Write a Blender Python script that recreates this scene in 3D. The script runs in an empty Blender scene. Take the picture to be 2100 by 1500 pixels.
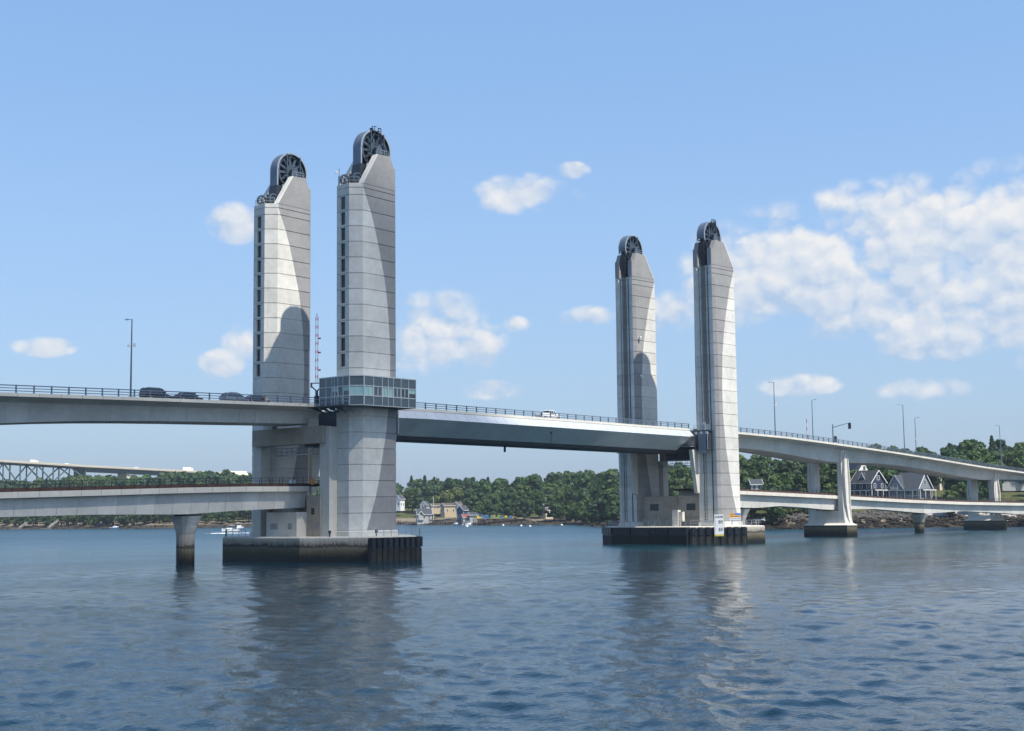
import bpy, math, random
import numpy as np
from mathutils import Vector, Matrix
random.seed(7); RNG = np.random.default_rng(11)
S = bpy.context.scene; COL = S.collection
PI = math.pi

# ------------------------------------------------------------------ camera
# world: X along the bridge (lift span centre = 0), Y across it, Z up, water at 0
F_PX, PITCH, ROLL, YAW = 2828.97, .1057859, -.0119564, .8527816
CAM = np.array([-195.063, -167.260, 6.984])
FW = np.array([math.sin(YAW)*math.cos(PITCH), math.cos(YAW)*math.cos(PITCH), math.sin(PITCH)])
_r = np.array([math.cos(YAW), -math.sin(YAW), 0.]); _u = np.cross(_r, FW)
RT = _r*math.cos(ROLL)+_u*math.sin(ROLL); UP = -_r*math.sin(ROLL)+_u*math.cos(ROLL)
def ray(x, y): return FW+(x-1050)/F_PX*RT-(y-750)/F_PX*UP
def at_z(x, y, z=0.): d = ray(x, y); return CAM+d*((z-CAM[2])/d[2])
def at_y(x, y, Y): d = ray(x, y); return CAM+d*((Y-CAM[1])/d[1])
def at_x(x, y, X): d = ray(x, y); return CAM+d*((X-CAM[0])/d[0])
def at_d(x, y, D):                       # plan distance D from the camera
    d = ray(x, y); return CAM+d*(D/math.hypot(d[0], d[1]))
cd = bpy.data.cameras.new('camera'); co_ = bpy.data.objects.new('camera', cd); COL.objects.link(co_)
cd.sensor_width = 36; cd.lens = F_PX/2100*36; cd.clip_start = .5; cd.clip_end = 20000
M4 = Matrix.Identity(4)
for i in range(3):
    M4[i][0] = RT[i]; M4[i][1] = UP[i]; M4[i][2] = -FW[i]; M4[i][3] = CAM[i]
co_.matrix_world = M4; S.camera = co_

# ------------------------------------------------------------------ light
SUN_EL, SUN_AZ = math.radians(57.7), math.radians(2.6)     # azimuth from -Y towards +X
SUN = Vector((math.sin(SUN_AZ)*math.cos(SUN_EL), -math.cos(SUN_AZ)*math.cos(SUN_EL), math.sin(SUN_EL)))
sl = bpy.data.lights.new('sun', 'SUN'); sl.energy = 4.7; sl.angle = math.radians(.55); sl.color = (1., .95, .87)
so = bpy.data.objects.new('sun', sl); COL.objects.link(so); so.rotation_euler = SUN.to_track_quat('Z', 'Y').to_euler()
S.view_settings.view_transform = 'Standard'; S.view_settings.look = 'None'
S.view_settings.exposure = .5; S.view_settings.gamma = 1.; S.view_settings.use_curve_mapping = False

# ---- node helper
class NT:
    def __init__(s, tree): s.t = tree; s.n = tree.nodes; s.l = tree.links
    def node(s, typ, **kw):
        n = s.n.new(typ)
        for k, v in kw.items(): setattr(n, k, v)
        return n
    def set(s, inp, v):
        if isinstance(v, bpy.types.NodeSocket): s.l.new(v, inp)
        elif v is not None: inp.default_value = v
    def math(s, op, a, b=None, c=None, clamp=False):
        n = s.node('ShaderNodeMath', operation=op, use_clamp=clamp)
        for i, v in enumerate((a, b, c)):
            if v is not None: s.set(n.inputs[i], v)
        return n.outputs[0]
    def vmath(s, op, a, b=None):
        n = s.node('ShaderNodeVectorMath', operation=op); s.set(n.inputs[0], a)
        if b is not None: s.set(n.inputs[1], b)
        return n.outputs[0]
    def noise(s, vec, scale, detail=4, rough=.55, dist=0.):
        n = s.node('ShaderNodeTexNoise'); s.set(n.inputs['Vector'], vec); s.set(n.inputs['Scale'], scale)
        n.inputs['Detail'].default_value = detail; n.inputs['Roughness'].default_value = rough
        n.inputs['Distortion'].default_value = dist
        return n.outputs['Fac']
    def mix(s, fac, a, b, typ='RGBA', blend='MIX'):
        n = s.node('ShaderNodeMix', data_type=typ)
        if typ == 'RGBA': n.blend_type = blend; ia, ib, o = 6, 7, 2
        else: ia, ib, o = 2, 3, 0
        s.set(n.inputs[0], fac); s.set(n.inputs[ia], a); s.set(n.inputs[ib], b)
        return n.outputs[o]
    def ramp(s, fac, stops, interp='LINEAR'):
        n = s.node('ShaderNodeValToRGB'); s.set(n.inputs[0], fac); cr = n.color_ramp; cr.interpolation = interp
        while len(cr.elements) < len(stops): cr.elements.new(.5)
        for e, (p, c) in zip(cr.elements, stops): e.position = p; e.color = c if len(c) == 4 else (*c, 1)
        return n.outputs[0]
    def maprange(s, v, a, b, c, d, smooth=True):
        n = s.node('ShaderNodeMapRange'); n.interpolation_type = 'SMOOTHSTEP' if smooth else 'LINEAR'
        for i, x in enumerate((v, a, b, c, d)): s.set(n.inputs[i], x)
        return n.outputs[0]

# ---- world: clear summer sky with low cumulus
W_ = bpy.data.worlds.new('World'); S.world = W_; W_.use_nodes = True
W_.cycles.sampling_method = 'MANUAL'; W_.cycles.sample_map_resolution = 512
t = NT(W_.node_tree); t.n.clear()
out = t.node('ShaderNodeOutputWorld'); bg = t.node('ShaderNodeBackground')
sky = t.node('ShaderNodeTexSky', sky_type='NISHITA'); sky.sun_disc = False
sky.sun_elevation = SUN_EL; sky.sun_rotation = PI-SUN_AZ; sky.altitude = 0; sky.air_density = 1.; sky.dust_density = 1.6; sky.ozone_density = 2.2
tc = t.node('ShaderNodeTexCoord'); d = tc.outputs['Generated']
sep = t.node('ShaderNodeSeparateXYZ'); t.l.new(d, sep.inputs[0])
el = t.math('ARCSINE', sep.outputs[2])
az = t.math('SUBTRACT', t.math('ARCTAN2', sep.outputs[0], sep.outputs[1]), YAW)
az = t.math('WRAP', az, .56, -.56)                         # the same kind of clouds all the way round
cx = t.node('ShaderNodeCombineXYZ'); t.l.new(az, cx.inputs[0]); t.l.new(el, cx.inputs[1])
uv = cx.outputs[0]
stretch = t.vmath('MULTIPLY', d, (1., 1., 1.35))
cu2 = t.node('ShaderNodeCombineXYZ'); t.l.new(az, cu2.inputs[0]); t.l.new(t.math('MULTIPLY', el, 1.25), cu2.inputs[1]); flat = cu2.outputs[0]
def billow(vec, scale):                           # cauliflower-shaped density, flat (two-dimensional) so that it stays cheap
    o = None
    for k, w in ((1., .58), (2.7, .36)):
        n = t.node('ShaderNodeTexVoronoi', voronoi_dimensions='2D', feature='F1'); t.set(n.inputs['Vector'], vec); n.inputs['Scale'].default_value = scale*k
        q = t.math('MULTIPLY', n.outputs['Distance'], n.outputs['Distance']); q = t.math('MULTIPLY', q, w); o = q if o is None else t.math('ADD', o, q)
    return t.math('SUBTRACT', 1., o)
def fbm2(vec, scale):
    n = t.node('ShaderNodeTexNoise', noise_dimensions='2D'); t.set(n.inputs['Vector'], vec); n.inputs['Scale'].default_value = scale; n.inputs['Detail'].default_value = 4.; n.inputs['Roughness'].default_value = .58
    return n.outputs['Fac'], n.outputs['Color']
_, wc = fbm2(flat, 34.)
wv = t.vmath('ADD', flat, t.vmath('MULTIPLY', t.vmath('SUBTRACT', wc, (.5, .5, .5)), (.020, .020, 0.)))
lift = (.004, .0085, 0.)
def puff(off): 
    v = t.vmath('ADD', wv, off); return t.math('ADD', t.math('MULTIPLY', billow(v, 24.), .62), t.math('MULTIPLY', fbm2(t.vmath('ADD', flat, off), 17.)[0], .75))
n1 = puff((0., 0., 0.)); n1b = puff(lift)
n2 = t.noise(stretch, 4.5, 3, .5)
def pix_ang(x, y):
    v = ray(x, y); v = v/np.linalg.norm(v)
    return math.atan2(v[0], v[1])-YAW, math.asin(v[2])
CLOUDS = [ # px centre x,y, half width, half height, strength (of the clouds in the photograph's sky)
 (1090, 398, 100, 34, 1.), (1175, 352, 34, 18, .7), (483, 458, 46, 34, 1.05), (900, 690, 105, 68, 1.1), (455, 745, 40, 26, .8), (500, 700, 44, 36, .62), (90, 712, 52, 18, .8),
 (1212, 650, 52, 20, .9), (1368, 645, 56, 46, .8), (1055, 665, 30, 16, .7), (1000, 800, 80, 20, .55), (1640, 560, 175, 100, 1.35), (1850, 490, 175, 90, 1.35), (2080, 500, 160, 115, 1.35), (1880, 600, 240, 75, .95),
 (1930, 690, 110, 40, 1.05), (2100, 640, 130, 80, 1.1), (1640, 790, 70, 20, .8), (1910, 800, 90, 22, .8), (2480, 640, 190, 80, 1.), (-330, 560, 120, 40, .9)]
tot = None; acc = None
for (px, py, hw, hh, st) in CLOUDS:
    a0, e0 = pix_ang(px, py); kx, ky = F_PX/hw*.95, F_PX/hh*.95/1.25
    q = t.node('ShaderNodeVectorMath', operation='MULTIPLY_ADD'); t.l.new(flat, q.inputs[0]); q.inputs[1].default_value = (kx, ky, 0); q.inputs[2].default_value = (-a0*kx, -e0*1.25*ky, 0)
    dt = t.node('ShaderNodeVectorMath', operation='DOT_PRODUCT'); t.l.new(q.outputs[0], dt.inputs[0]); t.l.new(q.outputs[0], dt.inputs[1])
    g = t.math('MULTIPLY', t.math('POWER', .3679, dt.outputs['Value']), st)
    sc = t.node('ShaderNodeVectorMath', operation='SCALE'); t.l.new(q.outputs[0], sc.inputs[0]); t.l.new(g, sc.inputs['Scale'])
    tot = g if tot is None else t.math('MAXIMUM', tot, g); acc = sc.outputs[0] if acc is None else t.vmath('ADD', acc, sc.outputs[0])
near = t.maprange(tot, .06, .34, 0., 1.)
dens = t.math('ADD', tot, t.math('MULTIPLY', t.math('MULTIPLY', t.math('SUBTRACT', n1, .79), 2.0), near))
mask = t.maprange(dens, .25, .92, 0., .92)
sa = t.node('ShaderNodeSeparateXYZ'); t.l.new(acc, sa.inputs[0])
top = t.math('DIVIDE', sa.outputs[1], t.math('ADD', tot, .15))                    # + towards a cloud's top
shade = t.math('ADD', t.math('MULTIPLY', t.math('SUBTRACT', n1, n1b), 2.4), t.math('ADD', t.math('MULTIPLY', top, .22), .52), clamp=True)
ccol = t.mix(shade, (.33, .43, .575, 1), (.645, .64, .635, 1))
# thin high veil near the horizon
hz = t.maprange(el, 0., .30, 1., 0.)
skyc = t.mix(1., sky.outputs[0], (.125, .130, .140, 1), blend='MULTIPLY')
# summer haze evens out the gradient of the clear sky
haze_c = t.ramp(t.math('DIVIDE', t.math('MAXIMUM', el, 0.), 1.2, clamp=True), [(0., (.19, .28, .44)), (.07, (.22, .325, .50)), (.17, (.245, .375, .59)), (.32, (.205, .365, .62)), (1., (.14, .29, .56))])
skyc = t.mix(.55, skyc, haze_c)
skyc = t.mix(1., skyc, (.975, 1.02, 1.03, 1), blend='MULTIPLY')
skyc = t.mix(t.math('MULTIPLY', hz, t.math('MULTIPLY', n2, .16)), skyc, (.50, .57, .66, 1))
fin = t.mix(mask, skyc, ccol)
t.l.new(fin, bg.inputs[0]); bg.inputs[1].default_value = 1.0
t.l.new(bg.outputs[0], out.inputs[0])

# ------------------------------------------------------------------ materials
MATS = {}
def new_mat(name):
    m = bpy.data.materials.new(name); m.use_nodes = True; MATS[name] = m
    nt = NT(m.node_tree); b = m.node_tree.nodes['Principled BSDF']
    return m, nt, b
def pos(nt): return nt.node('ShaderNodeNewGeometry').outputs['Position']
def rnd(nt): return nt.node('ShaderNodeObjectInfo').outputs['Random']
def bump(nt, b, h, strength, dist=.05):
    n = nt.node('ShaderNodeBump'); n.inputs['Strength'].default_value = strength; n.inputs['Distance'].default_value = dist
    nt.set(n.inputs['Height'], h); nt.l.new(n.outputs[0], b.inputs['Normal'])
def c4(c): return (c[0], c[1], c[2], 1.)
def simple(name, col, rough=.6, metal=0., var=.12, scale=2., spec=.5, rv=.0):
    m, nt, b = new_mat(name)
    p = pos(nt); n = nt.noise(p, scale, 5)
    f = nt.maprange(n, .3, .7, 1-var, 1+var, False)
    if rv: f = nt.math('MULTIPLY', f, nt.math('ADD', 1-rv, nt.math('MULTIPLY', rnd(nt), 2*rv)))
    cm = nt.vmath('MULTIPLY', c4(col)[:3], f)
    v = nt.node('ShaderNodeVectorMath', operation='SCALE'); v.inputs[0].default_value = col; nt.l.new(f, v.inputs['Scale'])
    nt.l.new(v.outputs[0], b.inputs['Base Color'])
    b.inputs['Roughness'].default_value = rough; b.inputs['Metallic'].default_value = metal
    b.inputs['Specular IOR Level'].default_value = spec
    return m
def concrete(name, col, streak=.35, tint=(.30, .25, .19), blotch=.16, rv=.05, holes=True, rust=0.):
    m, nt, b = new_mat(name); p = pos(nt)
    big = nt.noise(p, .16, 4, .6); mid = nt.noise(p, 1.1, 5, .6); fine = nt.noise(p, 9., 4, .6)
    st = nt.noise(nt.vmath('MULTIPLY', p, (2.6, 2.6, .09)), 1., 5, .65)          # vertical run-off streaks
    f = nt.math('ADD', nt.math('MULTIPLY', nt.math('SUBTRACT', big, .5), blotch*2.2), 1.)
    f = nt.math('ADD', f, nt.math('MULTIPLY', nt.math('SUBTRACT', mid, .5), blotch*1.6))
    f = nt.math('ADD', f, nt.math('MULTIPLY', nt.math('SUBTRACT', fine, .5), blotch*1.2))
    f = nt.math('MULTIPLY', f, nt.math('ADD', 1-rv, nt.math('MULTIPLY', rnd(nt), 2*rv)))
    v = nt.node('ShaderNodeVectorMath', operation='SCALE'); v.inputs[0].default_value = col; nt.l.new(f, v.inputs['Scale'])
    sm = nt.math('MULTIPLY', nt.maprange(st, .54, .80, 0., 1.), streak)
    c = nt.mix(sm, v.outputs[0], c4(tint))
    if rust:
        rs = nt.noise(nt.vmath('MULTIPLY', p, (1.1, 1.1, .05)), 1., 4, .6)
        c = nt.mix(nt.math('MULTIPLY', nt.maprange(rs, .62, .74, 0., 1.), rust), c, (.16, .075, .028, 1))
    nt.l.new(c, b.inputs['Base Color']); b.inputs['Roughness'].default_value = .88
    b.inputs['Specular IOR Level'].default_value = .25
    bump(nt, b, nt.math('ADD', fine, mid), .25, .02)
    return m
concrete('concrete', (.56, .535, .475), .28)
concrete('concrete_tower', (.63, .605, .545), .42, tint=(.36, .33, .28), blotch=.26, rv=.085)
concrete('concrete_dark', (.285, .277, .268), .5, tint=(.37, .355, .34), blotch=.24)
concrete('concrete_pier', (.36, .315, .255), .72, tint=(.13, .10, .07), blotch=.34, rust=.75)
concrete('concrete_girder', (.59, .57, .52), .30, tint=(.33, .30, .25), blotch=.22, rv=.085)
concrete('concrete_edge', (.62, .58, .50), .12)
def tide(name, top, z_wet, base=(.47, .43, .36)):
    m, nt, b = new_mat(name); p = pos(nt)
    s = nt.node('ShaderNodeSeparateXYZ'); nt.l.new(p, s.inputs[0])
    n = nt.noise(nt.vmath('MULTIPLY', p, (.45, .45, 1.2)), 1., 5, .6); n2 = nt.noise(nt.vmath('MULTIPLY', p, (3., 3., .5)), 1., 5, .65)
    z = nt.math('ADD', s.outputs[2], nt.math('ADD', nt.math('MULTIPLY', nt.math('SUBTRACT', n, .5), .9), nt.math('MULTIPLY', nt.math('SUBTRACT', n2, .5), 1.15)))
    f = nt.math('DIVIDE', z, top, clamp=True); w = z_wet/top
    col = nt.ramp(f, [(0., (.006, .007, .006)), (w*.32, (.013, .013, .009)), (w*.55, (.06, .05, .026)), (w*.80, (.13, .115, .075)),
                      (w*.90, (.17, .15, .11)), (w*.97, (.055, .05, .042)), (w*1.06, (.075, .068, .058)), (min(.99, w*1.16), (.24, .22, .18)), (1., base)])
    fine = nt.noise(p, 7., 5, .6)
    c = nt.mix(.55, col, nt.ramp(fine, [(.25, (.45, .45, .45)), (.75, (1.35, 1.35, 1.35))]), blend='MULTIPLY')
    nt.l.new(c, b.inputs['Base Color'])
    nt.set(b.inputs['Roughness'], nt.maprange(f, w*.3, w*.9, .45, .9)); b.inputs['Specular IOR Level'].default_value = .3
    bump(nt, b, nt.math('ADD', fine, nt.noise(p, 25., 3)), .5, .05)
    return m
tide('tide_concrete', 3.6, 2.3, (.56, .52, .44)); tide('tide_column', 6., 2.5, (.62, .59, .53)); tide('tide_footing', 3.0, 2.5, (.30, .27, .22))
simple('steel_blue', (.062, .084, .110), .45, .2, .15, 3.)
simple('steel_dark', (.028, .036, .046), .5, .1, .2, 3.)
simple('steel_light', (.33, .37, .40), .4, .3, .12, 3.)
simple('rail_paint', (.12, .155, .20), .42, .1, .1, 3.)
simple('galvanised', (.36, .39, .42), .4, .55, .12, 6.)
simple('hood_metal', (.135, .165, .205), .38, .35, .18, .8)
simple('panel_white', (.46, .485, .51), .45, .1, .05, .5, rv=.035)
simple('panel_dark', (.50, .55, .555), .40, .1, .10, .3, rv=.05)
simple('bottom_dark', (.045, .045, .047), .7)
simple('rope', (.09, .08, .07), .6, .3)
simple('louvre_grey', (.115, .125, .14), .5, .1)
simple('louvre_dark', (.022, .022, .024), .25, 0., .2, 4., rv=.25)
simple('house_panel', (.085, .115, .130), .22, .15, .06, .6, rv=.08)
simple('mullion', (.56, .57, .55), .45)
simple('blind', (.33, .52, .50), .35, 0., .05, .4)
simple('asphalt', (.055, .055, .058), .9, 0, .2)
simple('rusty', (.075, .036, .026), .85, 0, .4, 1.2)
simple('fender', (.013, .016, .021), .42, 0, .5, 1.5, spec=.35, rv=.4)
simple('fender_weed', (.018, .016, .009), .8, 0, .6, 2.5, rv=.3)
simple('white_paint', (.74, .74, .72), .5, 0, .05)
simple('sign_black', (.02, .03, .045), .5)
simple('sign_orange', (.80, .36, .03), .5, 0, .06); simple('sign_blue', (.10, .22, .62), .5); simple('sign_yellow', (.55, .42, .06), .6, 0, .3, 5)
simple('red_paint', (.50, .03, .03), .45); simple('orange_paint', (.75, .25, .03), .55)
simple('rubber', (.016, .016, .017), .8)
simple('glass_dark', (.018, .024, .030), .06, 0, .05, spec=.9)
simple('car_dark', (.018, .022, .026), .16, .3, .03, spec=.7); simple('car_navy', (.02, .028, .036), .15, .3, .03, spec=.7)
simple('car_silver', (.30, .33, .36), .22, .6, .03); simple('car_white', (.78, .78, .77), .2, 0, .03); simple('car_charcoal', (.03, .034, .04), .16, .3, .03, spec=.7)
simple('tail_red', (.45, .02, .02), .25); simple('lamp_glass', (.75, .76, .75), .15)
simple('truss_green', (.055, .115, .10), .55, 0, .12, .2); simple('truss_blue', (.04, .065, .09), .5, 0, .1, .2); simple('far_concrete', (.52, .47, .38), .85, 0, .06, .1)
simple('bark', (.055, .042, .030), .9, 0, .3, 2.)
simple('timber', (.155, .125, .095), .85, 0, .35, 1.2, rv=.2); simple('timber_dark', (.055, .042, .032), .9, 0, .4, 1.2, rv=.25)
simple('gelcoat', (.80, .80, .79), .25, 0, .03); simple('hull_blue', (.08, .17, .28), .3); simple('antifoul', (.12, .03, .03), .6)
simple('trap_yellow', (.58, .47, .05), .6, 0, .25, 3., rv=.3); simple('trap_green', (.22, .30, .08), .6, 0, .25, 3., rv=.3); simple('trap_blue', (.09, .22, .38), .6, 0, .2, 3., rv=.3); simple('trap_tan', (.38, .31, .22), .7, 0, .2, 3., rv=.3)
simple('buoy_white', (.82, .82, .80), .4)
simple('clap_white', (.74, .74, .72), .6, 0, .05); simple('clap_navy', (.028, .036, .062), .6, 0, .08); simple('clap_grey', (.20, .225, .25), .7, 0, .08)
simple('clap_tan', (.46, .36, .22), .7); simple('clap_cream', (.62, .55, .40), .7); simple('clap_blue', (.05, .085, .14), .6); simple('clap_pale', (.42, .42, .40), .7); simple('brick_red', (.22, .07, .045), .85)
simple('shingle_slate', (.045, .052, .062), .85, 0, .2, 3.); simple('shingle_charcoal', (.035, .035, .04), .85, 0, .2, 3.); simple('shingle_brown', (.09, .065, .05), .85, 0, .2, 3.); simple('shingle_red', (.20, .06, .045), .8)
simple('window_dark', (.02, .026, .034), .1, 0, .1, spec=.8)
simple('solar', (.012, .018, .04), .12, .2, .05)
simple('rope_white', (.7, .68, .62), .7)
simple('skin', (.45, .28, .20), .6); simple('shirt', (.30, .08, .08), .8); simple('shirt_blue', (.08, .12, .22), .8)
simple('foam', (.82, .85, .86), .8, 0, .15, 2.)
def rock_mat(name, lo, hi, weed, zmid, zw):
    m, nt, b = new_mat(name); p = pos(nt); s = nt.node('ShaderNodeSeparateXYZ'); nt.l.new(p, s.inputs[0])
    n = nt.noise(p, .6, 6, .65); n2 = nt.noise(p, 3.5, 5, .6)
    c = nt.mix(nt.maprange(n2, .3, .7, 0., 1.), c4(lo), c4(hi))
    z = nt.math('ADD', s.outputs[2], nt.math('MULTIPLY', nt.math('SUBTRACT', n, .5), 2.2))
    c = nt.mix(nt.maprange(z, zmid-zw, zmid+zw, 1., 0.), c, c4(weed))
    nt.l.new(c, b.inputs['Base Color']); b.inputs['Roughness'].default_value = .9; b.inputs['Specular IOR Level'].default_value = .2
    bump(nt, b, n2, .6, .1); return m
rock_mat('shore_rock', (.05, .044, .038), (.125, .112, .096), (.022, .018, .013), 3.1, .9)
rock_mat('riprap', (.28, .26, .235), (.50, .465, .42), (.05, .042, .03), 2.0, .5)
# foliage: per-tree hue, thin leaves let some light through
def leaf(name, cols, tr=.25):
    m, nt, b = new_mat(name); p = pos(nt); r = rnd(nt)
    base = nt.ramp(r, [(i/(len(cols)-1), c) for i, c in enumerate(cols)])
    n = nt.noise(p, .55, 4, .6); n3 = nt.noise(p, 2.6, 2, .5)
    f = nt.math('MULTIPLY', nt.maprange(n, .3, .7, .72, 1.3, False), nt.maprange(n3, .3, .7, .8, 1.22, False))
    v = nt.node('ShaderNodeVectorMath', operation='SCALE'); nt.l.new(base, v.inputs[0]); nt.l.new(f, v.inputs['Scale'])
    nt.l.new(v.outputs[0], b.inputs['Base Color']); b.inputs['Roughness'].default_value = .62; b.inputs['Specular IOR Level'].default_value = .25
    tb = nt.node('ShaderNodeBsdfTranslucent'); nt.l.new(v.outputs[0], tb.inputs[0]); ms = nt.node('ShaderNodeMixShader'); ms.inputs[0].default_value = tr
    o = m.node_tree.nodes['Material Output']; nt.l.new(b.outputs[0], ms.inputs[1]); nt.l.new(tb.outputs[0], ms.inputs[2]); nt.l.new(ms.outputs[0], o.inputs[0])
leaf('leaf', [(.048, .098, .036), (.085, .140, .036), (.040, .085, .034), (.105, .150, .046), (.060, .118, .034), (.046, .092, .040), (.078, .120, .050), (.066, .130, .034)], .3)
leaf('leaf_light', [(.17, .21, .070), (.15, .195, .060)], .3)
leaf('leaf_pine', [(.040, .078, .040), (.046, .086, .042), (.036, .070, .040)], .15)
leaf('leaf_shrub', [(.055, .105, .025), (.085, .115, .032), (.045, .085, .024)])
def ground_mat():
    m, nt, b = new_mat('bank'); p = pos(nt); s = nt.node('ShaderNodeSeparateXYZ'); nt.l.new(p, s.inputs[0])
    n = nt.noise(p, .05, 5, .6); n2 = nt.noise(p, .5, 6, .65); n3 = nt.noise(p, 3., 5, .6)
    z = nt.math('ADD', s.outputs[2], nt.math('MULTIPLY', nt.math('SUBTRACT', n2, .5), 1.6))
    veg = nt.mix(nt.maprange(n2, .35, .65, 0., 1.), (.035, .06, .016, 1), (.11, .10, .045, 1))
    tan = nt.mix(nt.maprange(n3, .3, .7, 0., 1.), (.14, .115, .085, 1), (.26, .215, .155, 1))
    low = nt.mix(nt.maprange(n3, .3, .7, 0., 1.), (.030, .025, .018, 1), (.075, .062, .046, 1))
    c = nt.mix(nt.maprange(z, 1.5, 2.4, 0., 1.), low, tan)
    c = nt.mix(nt.maprange(z, 3.4, 4.4, 0., 1.), c, veg)
    nt.l.new(c, b.inputs['Base Color']); b.inputs['Roughness'].default_value = .95; b.inputs['Specular IOR Level'].default_value = .15
    bump(nt, b, nt.math('ADD', n2, n3), .8, .3)
ground_mat()
def water_mat():
    m, nt, b = new_mat('water'); p = pos(nt)
    pat = nt.noise(nt.vmath('MULTIPLY', p, (1., 1., 0.)), .020, 3, .55, .6)       # slicks and ruffled patches of the tidal current
    pat2 = nt.noise(p, .075, 3, .5, .4)
    a = nt.maprange(nt.math('ADD', nt.math('MULTIPLY', pat, .65), nt.math('MULTIPLY', pat2, .35)), .40, .60, .30, 1.)
    h1 = nt.noise(nt.vmath('MULTIPLY', p, (1., 1., 0.)), 1.25, 4, .6, .3)
    h2 = nt.noise(nt.vmath('MULTIPLY', p, (1., 1., 0.)), 4.2, 3, .55, .2)
    lod = nt.node('ShaderNodeAttribute'); lod.attribute_name = 'lod'           # ripples finer than the mesh are carried by the bump
    h = nt.math('ADD', nt.math('MULTIPLY', h1, nt.math('ADD', .045, nt.math('MULTIPLY', lod.outputs['Fac'], .03))), nt.math('MULTIPLY', h2, .034))
    h = nt.math('MULTIPLY', h, a)
    n = nt.node('ShaderNodeBump'); n.inputs['Strength'].default_value = 1.; n.inputs['Distance'].default_value = 1.
    nt.l.new(h, n.inputs['Height']); nt.l.new(n.outputs[0], b.inputs['Normal'])
    c = nt.mix(pat, (.002, .026, .044, 1), (.004, .036, .046, 1)); nt.l.new(c, b.inputs['Base Color'])
    nt.set(b.inputs['Roughness'], nt.math('ADD', nt.math('ADD', .02, nt.math('MULTIPLY', a, .03)), nt.math('MULTIPLY', lod.outputs['Fac'], .26)))
    b.inputs['IOR'].default_value = 1.333; b.inputs['Specular IOR Level'].default_value = .5
water_mat()

# ------------------------------------------------------------------ mesh helpers
class MB:
    def __init__(s): s.v = []; s.f = []; s.m = []
    def add(s, vs, fs, m=0):
        o = len(s.v); s.v += [tuple(map(float, v)) for v in vs]
        for f in fs: s.f.append([i+o for i in f]); s.m.append(m)
        return s
    def box(s, x0, x1, y0, y1, z0, z1, m=0):
        vs = [(x, y, z) for z in (z0, z1) for y in (y0, y1) for x in (x0, x1)]
        return s.add(vs, [(0, 2, 3, 1), (4, 5, 7, 6), (0, 1, 5, 4), (2, 6, 7, 3), (0, 4, 6, 2), (1, 3, 7, 5)], m)
    def loft(s, rings, m=0, caps=True, close=True, capm=None):
        o = len(s.v); n = len(rings[0])
        for r in rings: s.v += [tuple(map(float, p)) for p in r]
        mm = (lambda k: m[k]) if isinstance(m, (list, tuple)) else (lambda k: m)
        for i in range(len(rings)-1):
            for k in range(n if close else n-1):
                k2 = (k+1) % n
                s.f.append([o+i*n+k, o+i*n+k2, o+(i+1)*n+k2, o+(i+1)*n+k]); s.m.append(mm(k))
        if caps:
            cm = capm if capm is not None else mm(0)
            s.f.append([o+k for k in reversed(range(n))]); s.m.append(cm)
            s.f.append([o+(len(rings)-1)*n+k for k in range(n)]); s.m.append(cm)
        return s
    def prism(s, pts, a0, a1, axis='y', m=0):                 # polygon extruded along an axis
        put = {'y': lambda p, a: (p[0], a, p[1]), 'x': lambda p, a: (a, p[0], p[1]), 'z': lambda p, a: (p[0], p[1], a)}[axis]
        return s.loft([[put(p, a0) for p in pts], [put(p, a1) for p in pts]], m)
    def tube(s, p0, p1, r, n=6, m=0, r1=None):
        p0 = Vector(p0); p1 = Vector(p1); d = (p1-p0).normalized(); a = d.orthogonal().normalized(); b = d.cross(a)
        r1 = r if r1 is None else r1
        R = [[p+(a*math.cos(2*PI*k/n)+b*math.sin(2*PI*k/n))*q for k in range(n)] for p, q in ((p0, r), (p1, r1))]
        return s.loft(R, m)
    def bar(s, p0, p1, w, h, m=0):                            # rectangular bar
        p0 = Vector(p0); p1 = Vector(p1); d = (p1-p0).normalized(); a = d.cross(Vector((0, 0, 1)))
        a = Vector((1, 0, 0)) if a.length < 1e-4 else a.normalized(); b = a.cross(d)
        c = [(-w/2, -h/2), (w/2, -h/2), (w/2, h/2), (-w/2, h/2)]
        return s.loft([[p+a*x+b*y for x, y in c] for p in (p0, p1)], m)
    def ring(s, c, r0, r1, w, n=28, axis='y', a0=0., a1=2*PI, m=0):  # flat-sided annulus of width w
        R = []
        full = abs(a1-a0-2*PI) < 1e-6; N = n if full else n+1
        for i in range(N):
            a = a0+(a1-a0)*i/n; ca, sa = math.cos(a), math.sin(a)
            R.append([(c[0]+q*ca, c[1]+y, c[2]+q*sa) for q, y in ((r0, -w/2), (r1, -w/2), (r1, w/2), (r0, w/2))])
        if full: R.append(R[0])
        return s.loft(R, m, caps=not full)
    def build(s, name, mat, parent=None, off=None, smooth=False):
        me = bpy.data.meshes.new(name)
        v = s.v
        if off is not None: v = [(a-off[0], b-off[1], c-off[2]) for a, b, c in v]
        me.from_pydata(v, [], s.f)
        ms = mat if isinstance(mat, (list, tuple)) else [mat]
        for q in ms: me.materials.append(MATS[q])
        if len(ms) > 1: me.polygons.foreach_set('material_index', s.m)
        if smooth: me.polygons.foreach_set('use_smooth', [True]*len(s.f))
        me.update(); return link(name, me, parent)
def link(name, me, parent=None):
    o = bpy.data.objects.new(name, me); COL.objects.link(o)
    if parent is not None: o.parent = parent
    return o
def tag(o, label=None, cat=None, group=None, kind=None):
    if label: o['label'] = label
    if cat: o['category'] = cat
    if group: o['group'] = group
    if kind: o['kind'] = kind
    return o
def thing(name, label, cat, loc=(0, 0, 0), rz=0., group=None):
    o = bpy.data.objects.new(name, None); COL.objects.link(o); o.empty_display_size = .5
    o.location = tuple(map(float, loc)); o.rotation_euler = (0, 0, rz); return tag(o, label, cat, group)
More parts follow.
